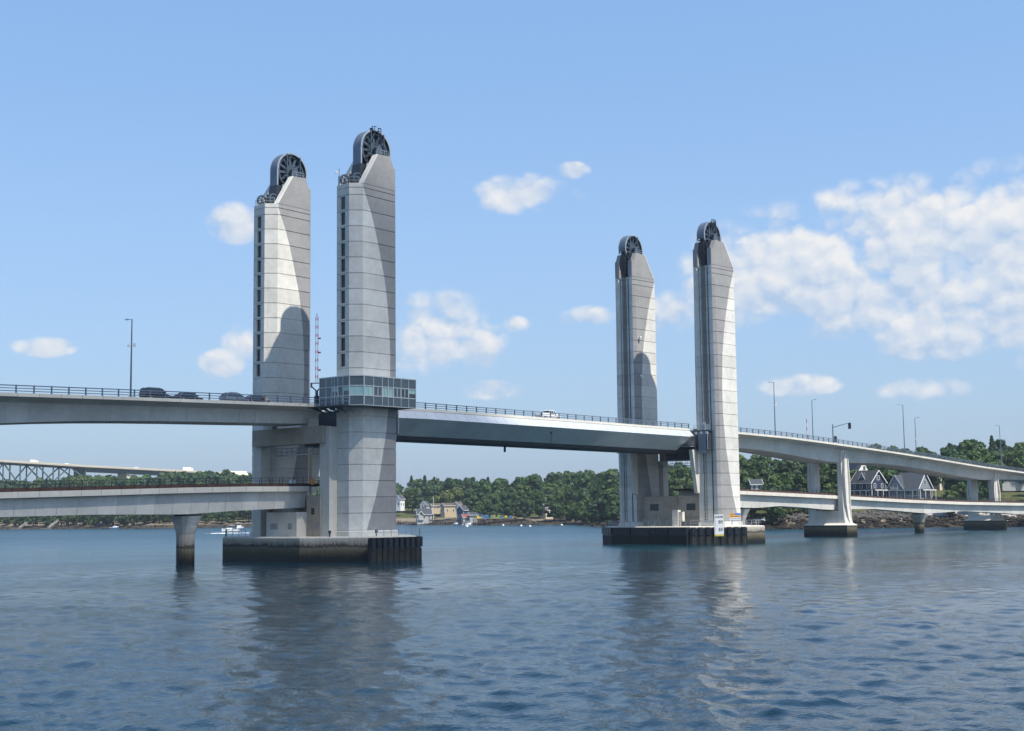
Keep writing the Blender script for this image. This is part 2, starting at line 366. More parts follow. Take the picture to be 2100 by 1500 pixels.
def dup(root, loc, rz=0., label=None, group=None, scale=None):
    r = root.copy(); COL.objects.link(r); r.location = tuple(map(float, loc)); r.rotation_euler = (0, 0, rz)
    if label: r['label'] = label
    if group: r['group'] = group
    if scale is not None: r.scale = scale
    for ch in list(root.children):
        k = ch.copy(); COL.objects.link(k); k.parent = r
        for g in list(ch.children):
            e = g.copy(); COL.objects.link(e); e.parent = k
    return r
def inst(src, name, parent, loc, rz=0., scale=None):
    o = bpy.data.objects.new(name, src if isinstance(src, bpy.types.Mesh) else src.data); COL.objects.link(o); o.parent = parent
    o.location = tuple(map(float, loc)); o.rotation_euler = (0, 0, rz)
    if scale is not None: o.scale = scale
    return o
def interp(x, tab): return float(np.interp(x, [q[0] for q in tab], [q[1] for q in tab]))
def mesh_of(mb, mats):
    me = bpy.data.meshes.new('piece'); me.from_pydata(mb.v, [], mb.f)
    ms = mats if isinstance(mats, (list, tuple)) else [mats]
    for q in ms: me.materials.append(MATS[q])
    if len(ms) > 1: me.polygons.foreach_set('material_index', mb.m)
    me.update(); return me

# ------------------------------------------------------------------ water (one sheet, finer where it is near)
def make_water():
    c0 = CAM[:2]; a_mid = PI/2-YAW
    fine = np.linspace(-.47, .47, 560); coarse = np.linspace(.47, 2*PI-.47, 90)[1:-1]
    ang = a_mid+np.concatenate([fine, coarse]); na = len(ang)
    ratio = lambda q: np.where(q < 32, .03, np.clip(.0046+(q-240)*.00006, .0046, .06)); r = [6.]
    while r[-1] < 9000: r.append(r[-1]*(1+float(ratio(np.array(r[-1])))))
    r = np.array(r); nr = len(r)
    A, R = np.meshgrid(ang, r); X = c0[0]+np.cos(A)*R; Y = c0[1]+np.sin(A)*R; Z = np.zeros_like(X)
    cell = R*np.where(R < 32, .0046, ratio(R))
    rg = np.random.default_rng(3)
    mod = .5+.5*np.sin(X*.031+Y*.017+1.)*np.sin(Y*.043-X*.012+.5); mod = .42+.85*mod
    for i in range(110):
        lam = .30*(4.2/.30)**rg.random(); k = 2*PI/lam
        th = -PI*.25+rg.normal(0, .75); amp = .0050*lam**.66*(.6+.8*rg.random())
        att = np.clip((lam/cell-2.5)/3., 0, 1)
        kx, ky = k*math.cos(th), k*math.sin(th); ph = rg.random()*6.28
        wob = .8*np.sin(X*.05*(1+rg.random())+Y*.04*(rg.random()-.5)+ph)
        w = np.sin(kx*X+ky*Y+ph+wob)
        Z += att*amp*(w+.35*w*w)*(mod if lam < 3 else 1.)
    V = np.stack([X, Y, Z], -1).reshape(-1, 3); LOD = np.clip((R-60)/420., 0, 1).ravel()
    i = np.arange(nr-1)[:, None]*na; j = np.arange(na)[None, :]; j2 = (j+1) % na
    Fq = np.stack([i+j, i+na+j, i+na+j2, i+j2], -1).reshape(-1, 4)
    me = bpy.data.meshes.new('water'); me.vertices.add(len(V)); me.vertices.foreach_set('co', V.ravel())
    me.loops.add(Fq.size); me.loops.foreach_set('vertex_index', Fq.ravel().astype(np.int32))
    me.polygons.add(len(Fq)); me.polygons.foreach_set('loop_start', (np.arange(len(Fq))*4).astype(np.int32))
    me.update(calc_edges=True); me.polygons.foreach_set('use_smooth', np.ones(len(Fq), bool))
    at = me.attributes.new('lod', 'FLOAT', 'POINT'); at.data.foreach_set('value', LOD.astype(np.float32))
    me.materials.append(MATS['water']); tag(link('water', me), kind='structure')
    # the sheet is open right below the camera: close it
    mb = MB(); mb.add([(c0[0]+math.cos(a)*6.1, c0[1]+math.sin(a)*6.1, -.3) for a in np.linspace(0, 2*PI, 24, False)], [list(range(24))])
    tag(mb.build('water', 'water'), kind='structure')
make_water()

# ------------------------------------------------------------------ terrain
SHORE = np.array([(-700, 2300), (-300, 1350), (60, 1000), (200, 780), (247, 646), (263, 600), (262, 515), (325, 500), (392, 431), (366, 345),
                  (384, 300), (300, 215), (272, 180), (238, 120), (222, 83), (250, 49), (277, 14), (330, -50), (430, -150), (700, -330), (1500, -700)], float)
LANDP = np.vstack([SHORE, [(5000, -700), (5000, 5000), (-700, 5000)]])
def shore_dist(X, Y):                     # + inland, - in the water
    P = np.stack([X, Y], -1); best = np.full(X.shape, 1e9)
    for a, b in zip(SHORE[:-1], SHORE[1:]):
        ab = b-a; tt = np.clip(((P-a)@ab)/(ab@ab), 0, 1)[..., None]; dd = np.linalg.norm(P-(a+tt*ab), axis=-1); best = np.minimum(best, dd)
    ins = np.zeros(X.shape, bool); n = len(LANDP)
    for k in range(n):
        a = LANDP[k]; b = LANDP[(k+1) % n]
        if a[1] == b[1]: continue
        cond = ((a[1] > Y) != (b[1] > Y)) & (X < (b[0]-a[0])*(Y-a[1])/(b[1]-a[1])+a[0]); ins ^= cond
    return np.where(ins, best, -best)
PR_S = [0, 4, 10, 15, 24, 40, 70, 110, 200, 500, 6000]
PR_R = [0, 1.3, 3.2, 4.6, 6.4, 10., 13.5, 17., 24., 30., 45.]
PR_C = [0, .7, 1.7, 2.6, 3.6, 4.6, 7.5, 12., 18., 26., 45.]
def ground(X, Y):
    X = np.asarray(X, float); Y = np.asarray(Y, float); s = shore_dist(X, Y)
    s = s+2.2*np.sin(X*.11+1.3*np.sin(Y*.07))*np.cos(Y*.09)+.9*np.sin(X*.43+Y*.31)
    w = np.clip((Y-120)/110., 0, 1); w = w*w*(3-2*w)
    zr = np.interp(s, PR_S, PR_R); zc = np.interp(s, PR_S, PR_C); z = zr*(1-w)+zc*w
    z = z+np.where(s > 3, .25*np.sin(X*.7+Y*.2)*np.sin(Y*.6), 0)
    return np.where(s < 0, np.maximum(-4., s*.25), z)
def gz(p): return float(ground(np.array([p[0]]), np.array([p[1]]))[0])
def shore_range(px):                      # plan distance of the waterline in a picture column
    d = ray(px, 1060); d = d[:2]/math.hypot(d[0], d[1]); D = np.arange(280, 2600, 3.)
    s = shore_dist(CAM[0]+d[0]*D, CAM[1]+d[1]*D); k = np.argmax(s > 0)
    return float(D[k])
def spot(px, D):
    d = ray(px, 1055); d = d[:2]/math.hypot(d[0], d[1]); return np.array([CAM[0]+d[0]*D, CAM[1]+d[1]*D])
def make_terrain():
    # rows follow the shoreline: a strip grid built from offsets, fine at the bank
    xs = np.concatenate([np.arange(120, 760, 5.), np.arange(760, 4000, 160.)]); ys = np.concatenate([np.arange(-400, -80, 20.), np.arange(-80, 900, 5.), np.arange(900, 4200, 160.)])
    xs = np.concatenate([np.arange(-900, 120, 60.), xs])
    X, Y = np.meshgrid(xs, ys); Z = ground(X, Y); nx = len(xs); ny = len(ys)
    V = np.stack([X, Y, Z], -1).reshape(-1, 3)
    i = np.arange(ny-1)[:, None]*nx; j = np.arange(nx-1)[None]
    Fq = np.stack([i+j, i+j+1, i+nx+j+1, i+nx+j], -1).reshape(-1, 4)
    keep = (V[Fq][:, :, 2].max(1) > -3.9); Fq = Fq[keep]
    me = bpy.data.meshes.new('terrain'); me.from_pydata(V.tolist(), [], Fq.tolist()); me.polygons.foreach_set('use_smooth', [True]*len(Fq))
    me.materials.append(MATS['bank']); tag(link('terrain', me), kind='structure')
make_terrain()

# ------------------------------------------------------------------ lift towers
XI, TY, TW, LT, CO, CI = 45.478, 10.2085, 2.9, 9.03, 1.5, .65
Z1, SEG, ZP = 55.877, 2.44, 3.62
FOLD = [(3.6, .05), (4.5, .11), (6.9, .24), (9.3, .37), (11.8, .47), (14.4, .55), (16.8, .62), (19.3, .70), (22.9, .76), (26, .82), (31.3, .83), (33.8, .815),
        (36.5, .79), (38.9, .755), (41.3, .71), (43.6, .65), (46, .56), (48.6, .46), (51, .36), (53.3, .25), (57.2, .0), (70, 0.)]
def plan(z, sh=0., recess=True):
    uf = CO+max(.012, interp(z, FOLD))*(LT-CO-CI); dl = .055*(LT-CI-uf)
    half = [(0, TW-CO), (CO, TW), (uf, TW), (LT-CI, TW-dl), (LT, TW-CI), (LT, TW-CI-.55), (LT-.32, TW-CI-.75)]
    P = [(u, -v) for u, v in half]+[(u, v) for u, v in reversed(half)]
    if sh:
        c = LT/2; Q = []
        for u, v in P:
            Q.append((u+(sh if u < c else -sh), v-(sh if v > 0 else -sh)))
        P = Q
    return [(u-LT/2, v) for u, v in P]
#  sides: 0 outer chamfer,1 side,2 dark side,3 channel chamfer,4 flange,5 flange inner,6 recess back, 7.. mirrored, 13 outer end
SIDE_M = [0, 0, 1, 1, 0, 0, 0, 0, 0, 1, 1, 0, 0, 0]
def seg_mesh(z0, z1, window=False, g=.07):
    mb = MB(); rings = []
    for z, sh in ((z0, .10), (z0+.03, .10), (z0+.03+g*.5, 0.), (z1-g*.5-.03, 0.), (z1-.03, .10), (z1, .10)):
        rings.append([(u, v, z) for u, v in plan(z, sh)])
    o = len(mb.v); n = len(rings[0])
    for r in rings: mb.v += r
    for i in range(len(rings)-1):
        for k in range(n):
            k2 = (k+1) % n
            if window and i == 2 and k == 13: continue
            mb.f.append([o+i*n+k, o+i*n+k2, o+(i+1)*n+k2, o+(i+1)*n+k]); mb.m.append(SIDE_M[k])
    mb.f.append([o+k for k in reversed(range(n))]); mb.m.append(0); mb.f.append([o+5*n+k for k in range(n)]); mb.m.append(0)
    if window:
        x = -LT/2; a = [(x, TW-CO, z0+.03+g*.5), (x, -(TW-CO), z0+.03+g*.5), (x, -(TW-CO), z1-.03-g*.5), (x, TW-CO, z1-.03-g*.5)]
        w0, w1, h0, h1 = -.52, .52, z0+.30, z1-.16
        b = [(x, w1, h0), (x, w0, h0), (x, w0, h1), (x, w1, h1)]; c = [(x+.28, q[1], q[2]) for q in b]
        mb.add(a+b+c, [(k, (k+1) % 4, 4+(k+1) % 4, 4+k) for k in range(4)]+[(4+k, 4+(k+1) % 4, 8+(k+1) % 4, 8+k) for k in range(4)])
    return mb
def make_tower():
    T = thing('lift_tower', 'x', 'tower')
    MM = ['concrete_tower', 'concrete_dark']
    mb = MB(); mb.loft([[(u, v, z) for u, v in plan(4.4, -q)] for z, q in ((ZP-.3, .22), (4.35, .22), (4.5, .0))]); mb.build('base_plinth', 'concrete_tower', T)
    levels = [4.5]+[Z1-SEG*(k-1) for k in range(22, 0, -1)]+[57.0, 57.72]
    levels = [levels[0]]+[z for z in levels[1:] if z > 5.2]
    for i in range(len(levels)-1):
        z0, z1 = levels[i], levels[i+1]; k = round((Z1-z1)/SEG)+1
        win = (abs(z1-(Z1-SEG*(k-1))) < .01 and 1 <= k <= 11)
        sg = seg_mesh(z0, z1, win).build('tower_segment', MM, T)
        if win:
            p = MB(); x = -LT/2+.27; h0, h1 = z0+.30, z1-.16
            p.box(x, x+.05, -.54, .54, h0-.02, h1+.02)
            if k == 1:
                for q in range(9): p.box(x-.08, x+.02, -.52, .52, h0+.08+q*.21, h0+.18+q*.21)
            p.build('window_pane', 'louvre_grey' if k == 1 else 'louvre_dark', sg)
    # side cheeks round the sheave
    prof = [(CO-.05, 57.72), (4.75, 62.85), (7.62, 63.05), (8.38, 61.4), (8.38, 57.72)]
    for s in (-1, 1):
        mb = MB(); dl = .055*(LT-CI-CO)
        def vv(u): return TW-dl*max(0, (u-CO))/(LT-CI-CO)
        outer = [(u-LT/2, s*vv(u), z) for u, z in prof]; inner = [(u-LT/2, s*(vv(u)-1.05), z) for u, z in prof]
        mb.loft([outer, inner] if s > 0 else [inner, outer], 1)
        # flange of the cheek on the channel side
        fl = [(LT-CI, s*(TW-dl)), (LT, s*(TW-CI)), (LT, s*(TW-CI-1.0)), (LT-CI-.1, s*(TW-CI-1.0))]
        mb.loft([[(u-LT/2+.001, v, z) for u, v in (fl if s > 0 else fl[::-1])] for z in (57.72, 61.3)], 1)
        mb.loft([[(u-LT/2+.001, v, z) for u, v in (fl if s > 0 else fl[::-1])] for z in (61.3, 62.2)], 1) if False else None
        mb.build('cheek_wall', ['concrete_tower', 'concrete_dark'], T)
        # pale cast edge along the sloping top of the cheek
        e = MB(); a, b = prof[0], prof[1]
        e.loft([[(a[0]-LT/2-.06, s*(vv(a[0])+.012), a[1]), (b[0]-LT/2-.06, s*(vv(b[0])+.012), b[1]+.03), (b[0]-LT/2-.06, s*(vv(b[0])-1.06), b[1]+.03), (a[0]-LT/2-.06, s*(vv(a[0])-1.06), a[1])],
                [(a[0]-LT/2+.14, s*(vv(a[0])+.012), a[1]), (b[0]-LT/2+.14, s*(vv(b[0])+.012), b[1]+.03), (b[0]-LT/2+.14, s*(vv(b[0])-1.06), b[1]+.03), (a[0]-LT/2+.14, s*(vv(a[0])-1.06), a[1])]])
        e.build('cheek_edge', 'concrete_tower', T)
    # sheave with spokes, hub, bearings
    cu, cz, R = 6.15-LT/2, 64.15, 3.12
    sh = MB(); sh.ring((cu, 0, cz), 2.45, 2.78, 1.15, 36); sh.ring((cu, 0, cz), 2.3, 2.9, .12, 36)
    W = sh.build('sheave', 'steel_blue', T)
    sp = MB()
    sp.tube((cu, -.85, cz), (cu, .85, cz), .42, 14); sp.tube((cu, -1.6, cz), (cu, 1.6, cz), .22, 10)
    for y in (-.48, .48): sp.tube((cu, y-.07, cz), (cu, y+.07, cz), 1.02, 20)
    sp.build('hub', 'steel_blue', W)
    for k in range(12):
        a = 2*PI*k/12+.13; q = MB(); ca, sa = math.cos(a), math.sin(a)
        for y in (-.5, .5):
            q.loft([[(cu+ca*r-sa*w, y-.07, cz+sa*r+ca*w), (cu+ca*r+sa*w, y-.07, cz+sa*r-ca*w), (cu+ca*r+sa*w, y+.07, cz+sa*r-ca*w), (cu+ca*r-sa*w, y+.07, cz+sa*r+ca*w)] for r, w in ((.9, .26), (2.47, .17))])
        q.bar((cu+ca*.95, 0, cz+sa*.95), (cu+ca*2.46, 0, cz+sa*2.46), .95, .08) if abs(sa) > .35 else q.loft([[(cu+ca*r, -.47, cz+sa*r-.05), (cu+ca*r, .47, cz+sa*r-.05), (cu+ca*r, .47, cz+sa*r+.05), (cu+ca*r, -.47, cz+sa*r+.05)] for r in (.95, 2.46)])
        q.build('spoke', 'steel_blue', W)
    # hood band over the sheave
    hb = MB(); th = .10; wb = 1.75
    hb.ring((cu, 0, cz), R, R+th, wb, 30, a0=-.25, a1=PI)
    hb.box(cu-R-th, cu-R, -wb/2, wb/2, 61.3, cz)
    H = hb.build('sheave_hood', 'hood_metal', T, smooth=False)
    for s in (-1, 1):
        e = MB(); e.ring((cu, s*(wb/2+.02), cz), R-.16, R+th+.01, .10, 30, a0=-.35, a1=PI); e.box(cu-R-th-.01, cu-R+.14, s*wb/2-.03, s*wb/2+.07, 61.2, cz)
        e.build('hood_flange', 'steel_light', H)
    lb = MB(); lb.loft([[(cu-R-.35-q, -1.0, z), (cu-R+.75, -1.0, z), (cu-R+.75, 1.0, z), (cu-R-.35-q, 1.0, z)] for z, q in ((57.75, .55), (59.4, .15), (61.4, -.2))])
    lb.build('hood_skirt', 'steel_dark', T)
    fr = MB()
    for s in (-1, 1):
        for u in (-1.2, 1.55): fr.bar((cu+u, s*1.02, 60.2), (cu+u, s*1.02, cz+math.sqrt(R*R-u*u)), .17, .17)
        fr.bar((cu-1.2, s*1.02, cz+1.4), (cu-.2, s*1.02, cz+R-.1), .1, .1); fr.bar((cu-1.9, s*1.02, cz-.9), (cu+2.4, s*1.02, cz-.9), .12, .2)
    fr.build('hood_frame', 'steel_blue', T)
    for s in (-1, 1):
        b = MB(); b.box(cu-.75, cu+.75, s*1.3-.32, s*1.3+.32, 57.75, cz-.3); b.tube((cu, s*1.3-.34, cz), (cu, s*1.3+.34, cz), .62, 14); b.box(cu-1.05, cu+1.05, s*1.3-.4, s*1.3+.4, 62.6, 63.2)
        b.build('bearing_block', 'steel_blue', T)
        # two small deflector sheaves on the outer ledge
        w = MB(); c = (1.95-LT/2+(0 if s < 0 else -.5), s*1.15, 58.75)
        w.ring(c, .72, .98, .34, 20); w.tube((c[0], c[1]-.2, c[2]), (c[0], c[1]+.2, c[2]), .2, 8)
        for k in range(8):
            a = 2*PI*k/8; w.bar((c[0]+.15*math.cos(a), c[1], c[2]+.15*math.sin(a)), (c[0]+.75*math.cos(a), c[1], c[2]+.75*math.sin(a)), .16, .12)
        w.build('deflector_sheave', 'steel_blue', T)
        w = MB(); w.bar((c[0]-.5, c[1], 57.7), (c[0], c[1], 58.8), .3, .2); w.bar((c[0]+.6, c[1], 57.7), (c[0], c[1], 58.8), .3, .2); w.build('sheave_bracket', 'steel_dark', T)
        w = MB(); x = 3.25-LT/2; w.prism([(x-.15, 57.74), (x+.18, 57.74), (x+.62, 61.3), (x+.48, 61.5), (x+.28, 61.4)], s*1.52-.08, s*1.52+.08)
        w.build('lever_plate', 'steel_light', T)
    g = MB(); x0 = .25-LT/2
    for y in np.linspace(-1.3, 1.3, 4): g.bar((x0, y, 57.7), (x0, y, 58.75), .05, .05)
    for z in (58.2, 58.72): g.bar((x0, -1.3, z), (x0, 1.3, z), .05, .05)
    for s in (-1, 1):
        for u in (.25, 1.3): g.bar((u-LT/2, s*(1.3+.9*(u-.25)), 57.7), (u-LT/2, s*(1.3+.9*(u-.25)), 58.75), .05, .05)
        for z in (58.2, 58.72): g.bar((x0, s*1.3, z), (1.3-LT/2, s*2.25, z), .05, .05)
        for u in np.linspace(5.0, 7.5, 4): g.bar((u-LT/2, s*2.3, 62.8), (u-LT/2, s*2.3, 63.85), .05, .05)
        for z in (63.4, 63.8): g.bar((5.-LT/2, s*2.3, z), (7.5-LT/2, s*2.3, z), .05, .05)
    tag(g.build('top_railing', 'galvanised', T), kind='stuff')
    # counterweight and lifting ropes, guide rail in the channel
    for y in (-.5, -.3, -.1, .1, .3, .5):
        r = MB(); r.tube((LT/2-.14, y, 24.6), (LT/2-.14, y, 63.9), .045, 6); r.build('lifting_rope', 'rope', T)
    r = MB(); r.box(LT/2-.33, LT/2-.2, .95, 1.08, 4.6, 57.5); r.box(LT/2-.33, LT/2-.24, -1.12, -1.05, 4.6, 57.5); r.build('guide_rail', 'steel_dark', T)
    l = MB()
    for y in (-.28, .28): l.bar((LT/2-.2, y-.75, 4.6), (LT/2-.2, y-.75, 19), .05, .05)
    for z in np.arange(5, 19, .6): l.bar((LT/2-.2, -1.03, z), (LT/2-.2, -.47, z), .04, .04)
    l.build('channel_ladder', 'steel_dark', T)
    s_ = MB(); s_.box(LT/2-.9, LT/2-.7, -1.4, 1.4, 57.5, 57.74); s_.build('slot_sill', 'concrete_tower', T)
    return T
proto = make_tower()
TX = XI+LT/2
TLAB = [(-TX, -TY, 0., 'tall pale concrete tower rising through the glazed control room'), (-TX, TY, 0., 'tall concrete tower behind the control room tower, arched shadow on it'),
        (TX, TY, PI, 'concrete tower behind the white pickup truck, shorter looking of the distant pair'), (TX, -TY, PI, 'sunlit concrete tower at the right end of the lift span, by the clearance board')]
TOW = []
for i, (x, y, rz, lab) in enumerate(TLAB):
    if i == 0:
        o = proto; o.location = (x, y, 0); o['label'] = lab; o['group'] = 'lift towers'
    else: o = dup(proto, (x, y, 0), rz, lab, 'lift towers')
    TOW.append(o)
def cage(T):                               # ladder and cage over the hood of the two towers nearest the camera
    m = MB(); x = 6.6-LT/2
    sy = -1 if T.rotation_euler[2] == 0 else 1
    for q in (-.3, .3): m.bar((x+q, sy*1.25, 62.9), (x+q, sy*1.25, 67.65), .09, .09)
    for z in np.arange(63, 67.6, .35): m.bar((x-.3, sy*1.25, z), (x+.3, sy*1.25, z), .06, .06)
    m.bar((x-.3, sy*1.25, 67.65), (x+.3, sy*1.25, 67.65), .09, .09)
    m.box(x-1.5, x-.5, sy*1.2, sy*.2, 67.0, 67.12)
    for q in (-1.5, -.95): m.bar((x+q, sy*1.15, 67.0), (x+q, sy*1.15, 67.72), .08, .08)
    m.bar((x-1.5, sy*1.15, 67.7), (x-.55, sy*1.15, 67.85), .1, .1); m.box(x-1.55, x-1.2, sy*1.1, sy*.6, 67.1, 67.5)
    m.bar((x-2.6, sy*1.12, 60.5), (x-2.3, sy*1.12, 65.5), .09, .09)
    m.build('access_ladder', 'steel_dark', T)
cage(TOW[0]); cage(TOW[3])
m = MB(); m.tube((-LT/2+.2, 1.1, 57.7), (-LT/2+.2, 1.1, 60.4), .06); m.box(-LT/2+.1, -LT/2+.3, 1.0, 1.2, 57.7, 59.2); m.build('mast', 'rail_paint', TOW[0])
m = MB(); m.tube((-LT/2-.12, 1.25, 59.7), (-LT/2-.12, 1.4, 59.75), .2, 10); m.tube((-LT/2-.1, 1.1, 59.72), (-LT/2+.2, 1.1, 59.72), .04); m.build('mast_lamp', 'white_paint', TOW[0])
for zz, yy in ((44.2, 2.97), (35.9, 2.97)):                 # cameras on the dark face of the rear right tower (local +Y faces the photographer)
    m = MB(); m.tube((LT/2-1.3, yy-.3, zz), (LT/2-1.3, yy+.25, zz), .12); m.tube((LT/2-1.6, yy+.3, zz+.1), (LT/2-1.0, yy+.3, zz+.1), .2, 8); m.tube((LT/2-1.3, yy+.3, zz), (LT/2-1.3, yy+.3, zz-.35), .16, 8)
    m.build('security_camera', 'white_paint', TOW[2])

# ------------------------------------------------------------------ lift piers: platform, fender, wall, cross beam
def make_pier(sx, label):
    base = (sx*TX, 0, 0); P = thing('lift_pier', label, 'bridge pier', base)
    def q(pts): return [(sx*x-base[0], y) for x, y in pts] if sx > 0 else [(sx*x-base[0], y) for x, y in pts][::-1]
    half = [(39.6, -9.5), (47.3, -18.), (54.3, -18.), (62., -9.3), (62., 9.3), (54.3, 18.), (47.3, 18.), (39.6, 9.5)]
    if sx < 0: half = [(39.6, -9.5), (46.6, -18.), (55.2, -18.), (62., -9.2), (62., 9.2), (55.2, 18.), (46.6, 18.), (39.6, 9.5)]
    mb = MB(); pl = q(half); pin = q([((x-50.8)*.985+50.8, y*.985) for x, y in half])
    mb.loft([[(x, y, -2.5) for x, y in pl], [(x, y, 3.5) for x, y in pl], [(x, y, ZP) for x, y in pin]]); mb.build('platform', 'tide_concrete', P)
    top = MB(); top.loft([[(x*.97, y*.97, z) for x, y in pl] for z in (ZP, ZP+.025)]); top.build('platform_deck', 'concrete_edge', P)
    # fender panels, upper and lower tier
    def fender(a, b, n, tiers=((1.95, 3.45), (-.6, 1.75)), proud=.75, gap=.25, flat=False):
        a = np.array([sx*a[0], a[1]], float); b = np.array([sx*b[0], b[1]], float); dv = (b-a)/np.linalg.norm(b-a); nn = np.array([dv[1], -dv[0]])
        if nn@(a-np.array([base[0], 0])) < 0: nn = -nn
        L = np.linalg.norm(b-a)
        for k in range(n):
            for j, (z0, z1) in enumerate(tiers):
                s0, s1 = L*(k+gap/2)/n, L*(k+1-gap/2)/n; d1 = proud-(.15 if j else 0)
                pts = [a+dv*s0+nn*.0, a+dv*(s0+.06)+nn*d1*.8, a+dv*(s0+.16)+nn*d1, a+dv*(s1-.16)+nn*d1, a+dv*(s1-.06)+nn*d1*.8, a+dv*s1]
                mb = MB(); mb.loft([[(p[0], p[1], z) for p in pts] for z in (z0, z1)], 1 if j else 0)
                mb.build('fender_panel', ['fender', 'fender_weed'], P, base)
        w = MB()
        for z in (1.78, 1.9): pass
        c = [a+nn*.02, a+nn*.42, b+nn*.42, b+nn*.02]
        w.loft([[(p[0], p[1], z) for p in c] for z in (-.8, 3.3)]); w.build('fender_waler', 'fender', P, base)
    if sx < 0:
        fender((56.6, -18), (46.3, -18), 9); fender((46.3, -18.), (39.4, -9.8), 8); fender((39.4, -9.5), (39.4, 9.5), 4, gap=.05)
    else:
        fender((47.3, -18), (39.4, -9.5), 8, gap=.35); fender((39.4, -9.4), (39.4, 9.5), 4, gap=.02); fender((39.4, 9.5), (46, 17), 4, gap=.05)
    # railing on the platform
    def railing(pts, z0=ZP, h=1.15, step=1.5):
        m = MB()
        for (a, b) in zip(pts[:-1], pts[1:]):
            a = Vector((sx*a[0], a[1], z0)); b = Vector((sx*b[0], b[1], z0)); n = max(1, int((b-a).length/step))
            for k in range(n+1): p = a.lerp(b, k/n); m.bar(p, p+Vector((0, 0, h)), .07, .07)
            for z in (h*.5, h): m.bar(a+Vector((0, 0, z)), b+Vector((0, 0, z)), .06, .06)
        m.build('platform_railing', 'galvanised', P, base)
    if sx < 0:
        railing([(61.6, 9.), (55, 17.4)]); railing([(61.6, 4.), (61.6, 9.)]); railing([(54.2, -17.3), (45.2, -17.3), (43.6, -14.)])
    else:
        railing([(40.3, -8.), (40.3, 9.)]); railing([(40.4, -9.), (47.2, -16.8), (54.2, -17.3), (58, -13)]); railing([(41, 10), (46, 16)])
    # end wall between the towers that carries the rail seat, with stained faces
    def wb(x0, x1, y0, y1, z0, z1, name, mat='concrete_pier'):
        a, b = sorted((sx*x0, sx*x1)); MB().box(a, b, y0, y1, z0, z1).build(name, mat, P, base)
    wb(47.4, 54.1, -7.6, 7.6, ZP-.2, 9.9, 'pier_wall'); wb(47.0, 47.4, -7.6, 7.6, ZP-.2, 5.3, 'wall_footing')
    if sx > 0:
        wb(47.05, 47.42, -1.3, 2.1, 7.9, 9.9, 'bearing_seat')
        for yy in (-4.6, 4.7): wb(47.36, 47.5, yy-1.1, yy+1.1, 6.9, 8.3, 'vent_panel', 'louvre_dark')
        wb(42.8, 43.9, -4.4, -3.0, ZP, 7.0, 'equipment_cabinet', 'concrete'); wb(43.0, 43.8, -5.4, -4.45, ZP+1.0, 6.6, 'equipment_cabinet', 'concrete_edge')
        m = MB()
        for q_ in (-.3, .3): m.bar((41.6, 1.2+q_, ZP), (46.6, 3.4+q_, 6.4), .08, .12)
        m.build('access_stair', 'galvanised', P, base)
    else:
        wb(54.1, 58.4, -4.2, 3.0, ZP-.1, 7.35, 'bearing_pedestal', 'concrete'); wb(54.1, 56.4, -7.3, -4.1, ZP-.1, 9.9, 'rail_abutment'); wb(54.1, 54.8, 3., 7.5, ZP-.1, 7.3, 'return_wall')
        for (y, z, w, h) in ((1.2, 5.2, .9, .45), (-2.6, 5.2, .45, .45), (-6.5, 5.2, .5, .5)): wb(58.40 if y > -4 else 56.4, 58.43 if y > -4 else 56.43, y-w, y+w, z-h, z+h, 'repair_patch', 'concrete_dark')
        wb(56.38, 56.5, -5.9, -5.3, 7.0, 7.9, 'vent_panel', 'louvre_dark')
        for yy, mt in ((.6, 'white_paint'), (-3.2, 'orange_paint')):
            m = MB(); m.box(-55.6, -54.9, yy-.35, yy+.35, 11.3, 12.4) if mt == 'white_paint' else m.tube((-54.5, yy, 12.0), (-54.4, yy, 12.0), .5, 12); m.build('trackside_box' if mt == 'white_paint' else 'trackside_disc', mt, P, base)
    # cross beam that carries the end of the approach road, with its two leg strips
    xo = 55.0 if sx < 0 else 55.2
    wb(xo, xo+1.9, -8.2, 8.6, 17.75, 20.35, 'cross_beam', 'concrete_pier'); wb(xo-.7, xo+1.2, -9.1, -6.9, ZP-.1, 20.2, 'frame_leg', 'concrete'); wb(xo-.7, xo+1.2, 7.2, 9.0, ZP-.1, 17.7, 'frame_leg', 'concrete')
    wb(xo+.3, xo+1.3, -5.6, -4.3, 20.35, 21.6, 'bearing_block', 'concrete'); wb(xo+.3, xo+1.3, 4.3, 5.6, 20.35, 21.6, 'bearing_block', 'concrete')
    # tapered guide brackets that stand out from the channel faces below the span
    for s in (-1, 1):
        y0, y1 = s*7.45, s*8.3
        m = MB(); m.prism([(sx*45.45, 19.3), (sx*42.9, 19.3), (sx*44.5, 10.6), (sx*45.45, 10.3)] if sx < 0 else [(sx*45.45, 10.3), (sx*44.5, 10.6), (sx*42.9, 19.3), (sx*45.45, 19.3)], min(y0, y1), max(y0, y1))
        m.build('guide_bracket', 'concrete', P, base)
    # inspection gallery under the deck
    g = MB(); xa, xb = sorted((sx*52.2, sx*53.4)); g.box(xa, xb, -2., 6.9, 16.3, 16.45)
    for y in np.linspace(-2, 6.9, 8): g.bar((sx*52.2, y, 16.4), (sx*52.2, y, 17.5), .06, .06); g.bar((sx*53.4, y, 16.4), (sx*53.4, y, 17.5), .06, .06)
    for x in (52.2, 53.4):
        for z in (16.95, 17.5): g.bar((sx*x, -2, z), (sx*x, 6.9, z), .06, .06)
    g.build('inspection_gallery', 'galvanised', P, base)
    d_ = MB(); xa, xb = sorted((sx*47.5, sx*52.)); d_.box(xa, xb, -1.5, 1.5, 17.5, 20.2); d_.build('machinery_box', 'steel_dark', P, base)
